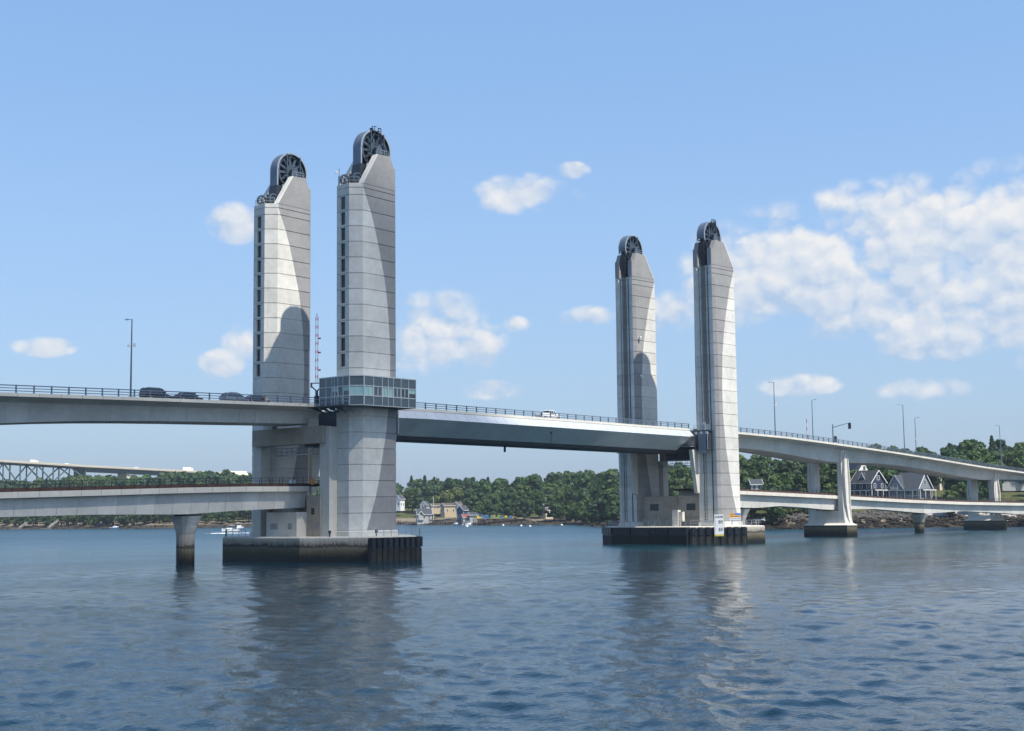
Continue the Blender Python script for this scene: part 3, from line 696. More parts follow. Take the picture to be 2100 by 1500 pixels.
    for yy in (-11.5, -16.):
        n = MB(); x = sx*(58.2 if yy > -12 else 53.); n.tube((x, yy, ZP), (x, yy, ZP+.5), .12); n.tube((x, yy, ZP+.5), (x, yy, ZP+.95), .22, 10); n.build('navigation_light', 'steel_dark', P, base)
    return P
PIERS = [make_pier(-1, 'stained concrete platform and wall under the two left towers'), make_pier(1, 'dark fendered platform and wall under the two right towers')]

# ------------------------------------------------------------------ decks
ROAD_Z = [(-260, 18.0), (-160, 21.0), (-130, 21.95), (-108, 22.57), (-89, 23.03), (-69, 23.47), (-57, 23.72), (-45, 24.0), (-34, 24.17), (0, 24.05), (47, 23.78), (65, 23.72), (85, 23.38), (105, 22.68), (125, 21.88), (145, 21.0),
          (165, 20.02), (195, 18.5), (226, 17.3), (260, 16.2), (330, 14.2)]
ROAD_B = [(-260, 12.), (-150, 15.4), (-130, 17.0), (-118, 18.0), (-107, 18.9), (-98, 19.52), (-92, 19.84), (-85, 20.12), (-77, 20.36), (-67, 20.6), (-54, 20.95),
          (54, 20.7), (69, 20.5), (77, 20.32), (86, 19.85), (97, 19.06), (108, 18.3), (115, 18.1), (121, 18.22), (134, 18.35), (148, 17.95), (163, 17.2), (182, 15.85), (200, 14.8), (208, 14.75), (216, 15.0), (232, 15.0), (245, 14.7), (270, 13.2), (330, 11.)]
RAIL_Z = [(-260, 7.), (-160, 9.0), (-106, 10.24), (-92, 10.6), (-78, 10.98), (-66, 11.22), (-54, 11.32), (70, 11.05), (87, 10.68), (112, 10.1), (125, 9.76), (150, 9.05), (180, 8.3), (234, 7.4), (330, 6.4)]
RAIL_B = [(-260, 3.), (-150, 5.6), (-120, 6.7), (-105, 7.11), (-92, 7.3), (-84, 7.25), (-77, 7.2), (-67, 7.7), (-55, 8.05), (54, 8.0), (63, 7.75), (71, 7.38), (78, 7.24), (88, 7.62), (99, 7.24), (108, 6.75), (114, 6.55), (123, 6.68), (137, 6.62), (151, 5.93), (160, 5.42), (166, 5.3),
          (172, 5.45), (182, 5.75), (196, 5.2), (208, 4.6), (222, 4.95), (236, 5.1), (330, 4.)]
POST = None
def railing(parent, base, x0, x1, ys, ztab, h=1.02, step=2.44, mats='rail_paint'):
    global POST
    if POST is None:
        m = MB(); m.box(-.07, .07, -.09, .09, 0, h+.02); m.box(-.12, .12, -.12, .12, 0, .05); POST = mesh_of(m, 'rail_paint')
    root = MB()
    n = max(2, int((x1-x0)/6)); xs = np.linspace(x0, x1, n+1)
    for z, hh in ((h-.06, .13), (h*.60, .10), (h*.26, .10)):
        root.loft([[(x, ys-.05, interp(x, ztab)+z-hh/2), (x, ys+.05, interp(x, ztab)+z-hh/2), (x, ys+.05, interp(x, ztab)+z+hh/2), (x, ys-.05, interp(x, ztab)+z+hh/2)] for x in xs])
    R = root.build('railing', mats, parent, base)
    k = int((x1-x0)/step)
    for i in range(k+1):
        x = x0+(x1-x0)*i/max(1, k); inst(POST, 'post', R, (x-base[0], ys-base[1], interp(x, ztab)-base[2]))
def road_sec(x, zt, zb, wt=4.15, wbm=3.65):
    L = [(-6.7, zt), (-6.7, zt-.45), (-wt, zt-.98), (-wbm, zb), (wbm, zb), (wt, zt-.98), (6.7, zt-.45), (6.7, zt), (6.25, zt), (6.2, zt-.28), (-6.2, zt-.28), (-6.25, zt)]
    return [(x, y, z) for y, z in L]
ROAD_M = [1, 0, 0, 0, 0, 0, 1, 1, 1, 2, 1, 1]
def rail_off(x):                          # the track bears away from the road towards the right shore
    q = max(0., (x-135)/72); return -9*q*q if q < 1 else -9-18*(q-1)
def rail_sec(x, zt, zb):
    L = [(-3.0, zt), (-3.0, zt-.78), (-2.2, zt-.95), (-1.95, zb), (1.95, zb), (2.2, zt-.95), (3.0, zt-.78), (3.0, zt)]
    o = rail_off(x); return [(x, y+o, z) for y, z in L]
def deck(name, label, x0, x1, step, zt, zb, sec, mats, mm, part):
    base = ((x0+x1)/2, 0, 0); T = thing(name, label, 'bridge span', base)
    n = int(round((x1-x0)/step)); xs = np.linspace(x0, x1, n+1)
    for a, b in zip(xs[:-1], xs[1:]):
        g = .022; mid = (a+b)/2
        R = [sec(x, interp(x, zt), interp(x, zb)) for x in (a+g, mid, b-g)]
        m = MB(); m.loft(R, mm); m.build(part, mats, T, base)
    c = MB(); c.loft([[(x, y*.9, z+(.06 if z > zc else -.03)*(-1)) for _, y, z in s] for x, s, zc in ((x, sec(x, interp(x, zt), interp(x, zb)), interp(x, zt)-1.) for x in xs)], 0)
    return T, base
LR, b1 = deck('road_approach_span', 'upper road deck left of the towers carrying the queue of dark cars', -170, -53.9, 3.05, ROAD_Z, ROAD_B, road_sec, ['concrete_girder', 'concrete_edge', 'asphalt'], ROAD_M, 'girder_segment')
railing(LR, b1, -170, -54.2, -6.48, ROAD_Z); railing(LR, b1, -170, -54.2, 6.48, ROAD_Z)
RR, b2 = deck('road_approach_span', 'upper road deck descending to the right shore with lamp posts', 46.3, 320, 3.6, ROAD_Z, ROAD_B, road_sec, ['concrete_girder', 'concrete_edge', 'asphalt'], ROAD_M, 'girder_segment')
railing(RR, b2, 55, 320, -6.48, ROAD_Z); railing(RR, b2, 55, 320, 6.48, ROAD_Z)
LT_, b3 = deck('rail_approach_span', 'low rail deck left of the towers resting on the flared column', -170, -54.9, 3.05, RAIL_Z, RAIL_B, rail_sec, ['concrete_girder', 'concrete_edge'], [1, 0, 0, 0, 0, 0, 1, 1], 'girder_segment')
RT_, b4 = deck('rail_approach_span', 'low rail deck right of the towers crossing in front of the houses', 54.0, 320, 3.6, RAIL_Z, RAIL_B, rail_sec, ['concrete_girder', 'concrete_edge'], [1, 0, 0, 0, 0, 0, 1, 1], 'girder_segment')
FP = MB(); FP.box(-.035, .035, -.035, .035, 0, 1.35); FPM = mesh_of(FP, 'steel_dark')
for T, b, x0, x1 in ((LT_, b3, -170, -52), (RT_, b4, 52, 320)):
    xs = np.linspace(x0, x1, int((x1-x0)/5)+1)
    for y in (-2.55, 2.45):
        m = MB(); m.loft([[(x, y+rail_off(x), interp(x, RAIL_Z)), (x, y+.22+rail_off(x), interp(x, RAIL_Z)), (x, y+.22+rail_off(x), interp(x, RAIL_Z)+.42), (x, y+rail_off(x), interp(x, RAIL_Z)+.42)] for x in xs]); m.build('timber_curb', 'rusty', T, b)
    for y in (-.75, .72):
        m = MB(); m.loft([[(x, y-.04+rail_off(x), interp(x, RAIL_Z)+.2), (x, y+.04+rail_off(x), interp(x, RAIL_Z)+.2), (x, y+.04+rail_off(x), interp(x, RAIL_Z)+.46), (x, y-.04+rail_off(x), interp(x, RAIL_Z)+.46)] for x in xs]); m.build('rail', 'rusty', T, b)
    m = MB(); m.loft([[(x, -1.4+rail_off(x), interp(x, RAIL_Z)), (x, 1.4+rail_off(x), interp(x, RAIL_Z)), (x, 1.2+rail_off(x), interp(x, RAIL_Z)+.22), (x, -1.2+rail_off(x), interp(x, RAIL_Z)+.22)] for x in xs]); m.build('track_bed', 'rusty', T, b)
    for y in (-2.8, 2.8):
        m = MB()
        for h in (.45, .9, 1.3): m.loft([[(x, y-.02+rail_off(x), interp(x, RAIL_Z)+h), (x, y+.02+rail_off(x), interp(x, RAIL_Z)+h), (x, y+.02+rail_off(x), interp(x, RAIL_Z)+h+.035), (x, y-.02+rail_off(x), interp(x, RAIL_Z)+h+.035)] for x in xs])
        R = m.build('fence', 'steel_dark', T, b)
        for x in np.arange(x0, x1, 2.0): inst(FPM, 'post', R, (x-b[0], y+rail_off(x), interp(x, RAIL_Z)))

# ------------------------------------------------------------------ lift span
def make_span():
    L = 45.35; T = thing('lift_span', 'steel lift span with white upper and dark lower panels between the towers', 'bridge span', (0, 0, 0))
    zt = lambda x: interp(x, ROAD_Z)
    xs = np.linspace(-L, L, 13)
    m = MB(); m.loft([[(x, y, zt(x)+z) for y, z in ((-6.3, 0), (-6.3, -.42), (6.3, -.42), (6.3, 0), (5.9, 0), (5.85, -.22), (-5.85, -.22), (-5.9, 0))] for x in xs], [0, 0, 0, 0, 0, 1, 0, 0]); m.build('deck_slab', ['concrete_edge', 'asphalt'], T)
    n = 37; e = np.linspace(-L, L, n+1)
    for s in (-1, 1):
        for a, b in zip(e[:-1], e[1:]):
            m = MB(); R = []
            for x in (a+.02, b-.02):
                q = [(6.22, -.43), (7.42, -1.78), (7.30, -1.86), (6.10, -.50)]
                R.append([(x, s*y, zt(x)+z) for y, z in (q if s < 0 else q[::-1])])
            m.loft(R); m.build('upper_panel', 'panel_white', T)
        f = np.linspace(-L, L, 10)
        for a, b in zip(f[:-1], f[1:]):
            m = MB(); R = []
            for x in (a+.012, b-.012):
                q = [(7.38, -1.86), (3.95, -4.45), (3.75, -4.40), (7.1, -1.95)]
                R.append([(x, s*y, zt(x)+z) for y, z in (q if s < 0 else q[::-1])])
            m.loft(R); m.build('lower_panel', 'panel_dark', T)
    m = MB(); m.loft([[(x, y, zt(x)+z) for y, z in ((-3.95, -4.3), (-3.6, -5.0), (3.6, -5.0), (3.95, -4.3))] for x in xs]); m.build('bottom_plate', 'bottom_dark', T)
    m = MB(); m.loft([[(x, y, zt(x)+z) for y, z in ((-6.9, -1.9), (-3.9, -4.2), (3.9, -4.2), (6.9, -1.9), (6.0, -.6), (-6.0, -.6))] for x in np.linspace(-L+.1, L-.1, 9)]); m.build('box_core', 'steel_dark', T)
    railing(T, (0, 0, 0), -L+.3, L-.3, -6.1, ROAD_Z); railing(T, (0, 0, 0), -L+.3, L-.3, 6.1, ROAD_Z)
    # navigation light under midspan, clearance marker on the side
    m = MB(); x = float(at_y(1035, 905, 0)[0]); m.tube((x, 0, 17.9), (x, 0, 19.1), .22, 10); m.build('navigation_light', 'steel_dark', T)
    p = at_y(1127, 890, -6.); m = MB(); x = float(p[0]); m.tube((x, -6.4, 19.3), (x, -6.4, 22.), .07); m.box(x-.15, x+.15, -6.55, -6.2, 21.2, 21.6); m.build('conduit', 'steel_dark', T)
    # end floor beam and lifting brackets in front of the tower channels
    for sx in (-1, 1):
        a, b = sorted((sx*43.6, sx*45.3)); MB().box(a, b, -8.6, 8.6, 19.2, 20.3).build('end_beam', 'steel_dark', T)
        for sy in (-1, 1):
            B = MB(); x0, x1 = sorted((sx*44.15, sx*45.25)); y0, y1 = sorted((sy*8.25, sy*11.5)); B.box(x0, x1, y0, y1, 19.3, 23.05); B.box(x0-.25, x1+.1, y0-.25, y1+.35, 23.05, 23.25)
            br = B.build('lifting_bracket', 'steel_dark', T)
            m = MB()
            for k in range(7): y = sy*(9.3+k*.26); m.tube((sx*43.95, y, 18.5), (sx*43.95, y, 23.0), .085)
            m.bar((sx*43.95, sy*11.35, 19.2), (sx*43.95, sy*11.35, 23.), .14, .14); m.bar((sx*43.95, sy*11.35, 19.3), (sx*43.95, sy*11.9, 19.3), .12, .12)
            m.build('rope_sockets', 'steel_light', br)
            m = MB()
            for y in (8.4, 9.7, 11.0): m.box(min(sx*43.8, sx*44.2), max(sx*43.8, sx*44.2), min(sy*y, sy*(y+.5)), max(sy*y, sy*(y+.5)), 22.45, 22.95)
            m.build('bracket_pad', 'mullion', br)
            m = MB()
            for y in np.linspace(8.2, 11.4, 5): m.bar((sx*43.95, sy*y, 23.2), (sx*43.95, sy*y, 24.35), .06, .06)
            for z in (23.8, 24.3): m.bar((sx*43.95, sy*8.2, z), (sx*43.95, sy*11.4, z), .06, .06); m.bar((sx*45.2, sy*11.4, z), (sx*43.95, sy*11.4, z), .06, .06)
            m.build('gallery_rail', 'galvanised', br)
            m = MB()
            for y in (9.95, 10.45): m.tube((sx*44.6, sy*y, 23.2), (sx*44.6, sy*y, 24.9), .13, 8)
            m.build('rope_clamp', 'steel_light', br)
            m = MB(); m.box(*sorted((sx*42., sx*44.)), *sorted((sy*6.2, sy*8.4)), 19.9, 20.05)
            for x in (42., 43., 44.): m.bar((sx*x, sy*8.3, 20.), (sx*x, sy*8.3, 21.1), .06, .06)
            for z in (20.55, 21.05): m.bar((sx*42, sy*8.3, z), (sx*44, sy*8.3, z), .06, .06); m.bar((sx*44, sy*6.3, z), (sx*44, sy*8.3, z), .06, .06)
            m.build('lower_gallery', 'galvanised', br)
    return T
make_span()

# ------------------------------------------------------------------ piers of the approaches
def flared_column(x, label, ztop, zb=-2.5, k=1.):
    T = thing('rail_column', label, 'bridge pier', (x, rail_off(x), 0)); m = MB(); R = []
    zs = [zb, 3.2, ztop-2.9, ztop-1.6, ztop-.7, ztop-.25]; hx = [1.3, 1.3, 1.3, 1.45, 1.75, 1.95]; hy = [1.3, 1.3, 1.35, 1.75, 2.2, 2.45]
    for z, a, b in zip(zs, hx, hy):
        tt = max(0., (z-(ztop-3.))/3.)
        ring = []
        for q in range(16):
            an = 2*PI*(q+.5)/16; c, s = math.cos(an), math.sin(an); e = 1.-.72*min(1, tt)
            sq = max(abs(c), abs(s)); rr = (1-min(1, tt))+min(1, tt)/sq*.93
            ring.append((a*c*rr*k, b*s*rr*k, z))
        R.append(ring)
    m.loft(R); o = m.build('shaft', 'tide_column', T)
    m = MB(); m.box(-1.0, 1.0, -1.5, 1.5, ztop-.25, ztop+.02); m.build('bearing', 'bottom_dark', T)
    return T
flared_column(-75.5, 'flared round column in the water under the left rail deck', 7.2)
flared_column(73.5, 'flared column half hidden behind the right towers, by the information sign', 7.3)
flared_column(162.8, 'flared column with dark waterline before the pale rock bank', 5.3, k=.95)
def portal_pier(x, label, zroad, zrail, rz=0.):
    T = thing('portal_pier', label, 'bridge pier', (x, 0, 0), rz)
    m = MB(); m.loft([[(-2.5, -5.9, z), (0.0, -7.3, z), (2.5, -5.9, z), (2.5, 5.9, z), (0, 7.3, z), (-2.5, 5.9, z)] for z in (-2.5, 2.75)]); m.build('footing', 'tide_footing', T)
    m = MB(); m.loft([[(-2.55*s, -5.95*q, z), (0, -7.4*q, z), (2.55*s, -5.95*q, z), (2.55*s, 5.95*q, z), (0, 7.4*q, z), (-2.55*s, 5.95*q, z)] for z, s, q in ((2.75, 1., 1.), (2.83, 1., 1.), (3.3, .72, .84))]); m.build('footing_cap', 'concrete_edge', T)
    m = MB(); m.loft([[(-1.32*s, -4.8*q, z), (1.32*s, -4.8*q, z), (1.32*s, 4.8*q, z), (-1.32*s, 4.8*q, z)] for z, s, q in ((3.2, 1.1, 1.07), (4.2, 1., 1.), (zrail-.15, .95, .97))]); m.build('base_wall', 'concrete_girder', T)
    for s in (-1, 1):
        m = MB(); R = []
        for z, yo, w, hx in ((3.2, 5.75, 2.55, 1.5), (4.6, 5.4, 2.25, 1.42), (max(zrail+1.5, 5.2), 5.15, 2.0, 1.36), (zroad-5.5, 5.0, 1.9, 1.32), (zroad-1.0, 4.95, 1.8, 1.3)):
            R.append([(-hx, s*(yo-w), z), (-hx, s*(yo-.75), z), (-hx*.30, s*yo, z), (hx*.30, s*yo, z), (hx, s*(yo-.75), z), (hx, s*(yo-w), z)][::-s])
        m.loft(R); o = m.build('column', 'concrete_girder', T)
        m = MB()                                     # raised ribs that frame the end face, bulging at mid height
        for sgn in (-1, 1):
            R = []
            for z, yo, hx, bul in ((3.3, 5.75, 1.5, .35), (4.6, 5.42, 1.42, .45), (max(zrail+1.5, 5.2), 5.17, 1.36, .75), ((zrail+zroad)/2, 5.09, 1.34, .92), (zroad-4, 5.0, 1.32, .7), (zroad-1.1, 4.95, 1.3, .32)):
                xx = sgn*hx*bul
                R.append([(xx-.12, s*(yo-.5), z), (xx-.12, s*(yo+.09), z), (xx+.12, s*(yo+.09), z), (xx+.12, s*(yo-.5), z)][::-s])
            m.loft(R)
        m.build('edge_rib', 'concrete_edge', o)
    return T
portal_pier(115.4, 'concrete portal pier with two tall columns left of the houses', 22.3, 6.5)
portal_pier(210.5, 'concrete portal pier near the right edge of the picture', 17.9, 4.5, math.radians(-18))

# ------------------------------------------------------------------ control room round the near left tower
def control_room():
    X0, X1, Y0, Y1, z0, z1 = -57.0, -44.6, -16.0, -7.7, 23.05, 27.5
    base = (-51, -12, z0); T = thing('control_room', 'glazed blue-grey control room wrapped round the nearest tower', 'control room', base)
    CH = 1.55
    fl = [(X0, Y1), (X0, Y0+CH), (X0+CH, Y0), (X1, Y0), (X1, Y1)]
    def ringz(k): return [(x+(k if x < -51 else -k), y+(k if y < -12 else -k)) for x, y in fl]
    m = MB(); m.loft([[(x, y, z) for x, y in ringz(.05)] for z in (z0, z0+.12)]); m.build('floor_slab', 'steel_dark', T, base)
    m = MB(); m.loft([[(x, y, z) for x, y in ringz(-.06)] for z in (z1-.06, z1+.09)]); m.build('roof', 'mullion', T, base)
    # interior floor/ceiling so that the rooms read as rooms
    m = MB(); m.box(-52., -50., -15.0, -13.4, z0+.13, z1-.1); m.build('inner_partition', 'clap_pale', T, base)
    rows = [z0+.06, z0+1.48, z0+2.98, z1-.04]
    def facade(a, b, cuts, kinds):
        a = Vector((*a, 0)); b = Vector((*b, 0)); L = (b-a).length; dv = (b-a)/L; nn = Vector((dv.y, -dv.x, 0))
        if nn.dot(a-Vector((-51, -10, 0))) < 0: nn = -nn
        def quadbox(s0, s1, za, zb, d0, d1):
            P = [a+dv*s0+nn*d0, a+dv*s1+nn*d0, a+dv*s1+nn*d1, a+dv*s0+nn*d1]
            m = MB(); m.loft([[(p.x, p.y, z) for p in P] for z in (za, zb)]); return m
        n = len(cuts)-1
        for i in range(n):
            s0, s1 = cuts[i]*L, cuts[i+1]*L
            for r in range(3):
                za, zb = rows[r], rows[r+1]
                if r != 1 or kinds[i] == 'P': quadbox(s0+.03, s1-.03, za+.03, zb-.03, -.10, -.02).build('wall_panel', 'house_panel', T, base); continue
                k = kinds[i]; fr = quadbox(s0+.02, s1-.02, za, za+.09, -.1, .03)
                for q0, q1, u0, u1 in ((s0+.02, s1-.02, zb-.09, zb), (s0+.02, s0+.11, za, zb), (s1-.11, s1-.02, za, zb)):
                    e = quadbox(q0, q1, u0, u1, -.1, .03); fr.add(e.v, e.f)
                sub = [(s0+.11, s1-.11)]
                if k in 'DBG' and s1-s0 > 1.2:
                    mid = (s0+s1)/2; e = quadbox(mid-.06, mid+.06, za, zb, -.1, .03); fr.add(e.v, e.f); sub = [(s0+.11, mid-.06), (mid+.06, s1-.11)]
                w = fr.build('window', 'mullion', T, base)
                for (p0, p1) in sub:
                    if k == 'G': quadbox(p0, p1, za+.09, zb-.09, -.08, -.05).build('pane', 'glass_dark', w, base) ; continue
                    if k == 'D':
                        quadbox(p0, p1, za+.09, zb-.09, -.08, -.05).build('pane', 'house_panel', w, base); continue
                    if k == 'H':
                        quadbox(p0, p1, za+.75, zb-.09, -.08, -.05).build('blind', 'blind', w, base); quadbox(p0, p1, za+.09, za+.75, -.08, -.05).build('pane', 'glass_dark', w, base); continue
                    quadbox(p0, p1, za+.09, zb-.09, -.08, -.05).build('blind', 'blind', w, base)
        for i in range(n+1):
            s = min(max(cuts[i]*L, .04), L-.04); quadbox(s-.045, s+.045, rows[0], rows[3], -.06, .05).build('mullion', 'mullion', T, base)
        for z in rows: quadbox(0.0, L, z-.045, z+.045, -.06, .04).build('transom', 'mullion', T, base)
    facade((X0+CH, Y0), (X1, Y0), [0, .176, .34, .452, .553, .702, .852, 1.], 'BDBBDGH')
    facade((X0, Y0+CH), (X0+CH, Y0), [0, 1.], 'B')
    facade((X0, Y1), (X0, Y0+CH), [0, .23, .43, .52, .63, .80, 1.], 'PPHHGH')
    facade((X1, Y0), (X1, Y1), [0, .33, .66, 1.], 'DGD'); facade((X1, Y1), (X0, Y1), [0, .25, .5, .75, 1.], 'PPPP')
    # walkway on the outer side
    xw = X0-1.55
    m = MB(); m.box(xw, X0-.06, Y0+CH-.2, -6.9, z0-.12, z0+.06); m.build('walkway', 'steel_dark', T, base)
    for y in np.linspace(-14., -7.4, 5):
        m = MB(); m.prism([(xw+.1, z0-.12), (X0, z0-.12), (X0+1.4, z0-.75), (X0+1.2, z0-.85)], y-.07, y+.07); m.build('walkway_bracket', 'steel_blue', T, base)
    m = MB()
    for y in np.linspace(Y0+CH-.1, -7., 7): m.bar((xw+.05, y, z0), (xw+.05, y, z0+1.15), .05, .05)
    for z in (.6, 1.12): m.bar((xw+.05, Y0+CH-.1, z0+z), (xw+.05, -7, z0+z), .05, .05); m.bar((xw+.05, Y0+CH-.1, z0+z), (X0, Y0+CH-.1, z0+z), .05, .05)
    m.build('walkway_railing', 'galvanised', T, base)
control_room()

# barrier gate standing upright beside the control room
def barrier_gate():
    p = at_y(649.5, 822, -6.0); z0 = interp(p[0], ROAD_Z)-.2; T = thing('barrier_gate', 'red and white striped barrier arm raised upright beside the control room', 'barrier', (p[0], p[1], z0))
    zt = float(at_y(650, 650, -6.0)[2])-z0
    m = MB(); m.box(-.3, .3, -.25, .25, 0, 1.5); m.bar((0, 0, 1.4), (0, 0, 2.3), .35, .3); m.build('gate_housing', 'steel_blue', T)
    m = MB(); m.bar((0, 0, 2.2), (.55, -.5, 2.9), .18, .2); m.bar((0, 0, 2.2), (-.55, .5, 2.9), .18, .2); m.bar((.6, -.55, 2.75), (.6, -.55, 3.5), .2, .2); m.bar((-.6, .55, 2.75), (-.6, .55, 3.5), .2, .2); m.bar((-.7, .6, 3.45), (.7, -.6, 3.45), .18, .14); m.build('arm_fork', 'steel_blue', T)
    n = 16; zs = np.linspace(3.5, zt, n+1)
    for k in range(n):
        m = MB()
        for q in (-.13, .13): m.bar((q*.9, -q*.9, zs[k]), (q*.9, -q*.9, zs[k+1]-.01), .085, .085)
        m.bar((-.12, .12, zs[k]+.15), (.12, -.12, zs[k+1]-.15), .06, .06)
        m.build('arm_stripe', 'red_paint' if k % 2 else 'white_paint', T)
    for z in (5.5, 8.2, 10.4):
        m = MB(); m.tube((.15, -.15, z), (.42, -.42, z), .13, 8); m.build('warning_lamp', 'red_paint', T)
    m = MB(); m.tube((0, 0, zt), (0, 0, zt+.5), .05); m.build('arm_tip', 'steel_dark', T)
barrier_gate()
def lamp_post(h=12., camera=False):
    T = thing('lamp_post', 'x', 'lamp post')
    m = MB(); m.loft([[(r*math.cos(2*PI*k/8), r*math.sin(2*PI*k/8), z) for k in range(8)] for z, r in ((0, .15), (.5, .14), (h, .075))]); m.box(-.22, .22, -.22, .22, -.3, .08); m.build('pole', 'rail_paint', T)
    m = MB(); m.bar((0, 0, h-.05), (0, .95, h+.08), .07, .07); m.build('arm', 'galvanised', T)
    m = MB(); m.loft([[(-.16, .8, h+.02), (.16, .8, h+.02), (.16, .8, h+.16), (-.16, .8, h+.16)], [(-.2, 1.5, h+.04), (.2, 1.5, h+.04), (.16, 1.5, h+.15), (-.16, 1.5, h+.15)]]); m.build('lamp_head', 'mullion', T)
    if camera:
        m = MB(); m.tube((-.5, 0, 7.0), (.5, 0, 7.0), .05); m.tube((.5, 0, 6.9), (.5, 0, 7.35), .17, 8); m.tube((-.45, 0, 6.75), (-.45, 0, 7.1), .15, 8); m.build('traffic_camera', 'white_paint', T)
    return T
LPS = [(-89.2, -6.35, 0, 'lamp post on the left road deck beside the first dark car', True, 10.6), (79.6, -6.35, 0, 'lamp post with cameras on the near rail just right of the towers', True, 12.2), (119.9, 6.35, PI, 'lamp post left of the traffic signal arm, on the far rail', False, 12.4),
       (145.2, -6.35, 0, 'near rail lamp post left of the one with a camera, above the grey house', False, 12.8), (179.5, 6.35, PI, 'far rail lamp post with a camera at mid pole', True, 13.2), (209.3, -6.35, 0, 'near rail lamp post above the right portal pier', False, 12.9), (242, 6.35, PI, 'far rail lamp post against the trees at right', False, 11.)]
for (x, y, rz, lab, cam, h) in LPS:
    o = lamp_post(h, cam); o.location = (x, y, interp(x, ROAD_Z)); o.rotation_euler = (0, 0, rz); o['label'] = lab; o['group'] = 'lamp posts on the road deck'
# traffic signal on a mast arm (far side, reaching over the road)
p = at_y(1708.5, 900, 6.35); zr = interp(p[0], ROAD_Z); zt = float(at_y(1708.5, 870, 6.35)[2])
T = thing('traffic_signal', 'traffic signal with mast arm on the deck right of the towers', 'traffic signal', (p[0], 6.35, zr)); h = zt-zr
m = MB(); m.tube((0, 0, 0), (0, 0, h), .16, 8, r1=.12); m.build('pole', 'rail_paint', T)
m = MB(); m.tube((0, 0, h-.9), (0, -5.0, h+.1), .10, 8, r1=.06); m.build('mast_arm', 'rail_paint', T)
for (y, z) in ((-4.9, h-.75), (-.75, h-4.0)):
    m = MB(); m.box(-.18, .18, y-.26, y+.26, z-.68, z+.68); m.box(-.24, -.18, y-.36, y+.36, z-.78, z+.78)
    for q in (-.42, 0, .42): m.tube((-.24, y, z+q), (-.45, y, z+q), .15, 8)
    m.build('signal_head', 'sign_black', T)
p = at_y(1654, 893, 6.35); zr = interp(p[0], ROAD_Z); zt = float(at_y(1654, 860, 6.35)[2])
T = thing('raised_gate_arm', 'thin red and white raised gate arm left of the traffic signal', 'barrier', (p[0], 6.2, zr))
for k, (a, b) in enumerate(zip(np.linspace(.5, zt-zr, 8)[:-1], np.linspace(.5, zt-zr, 8)[1:])):
    m = MB(); m.bar((0, 0, a), (0, 0, b), .12, .12); m.build('arm_stripe', 'white_paint' if k % 2 else 'red_paint', T)
m = MB(); m.box(-.25, .25, -.25, .25, 0, 1.1); m.build('gate_housing', 'steel_blue', T)

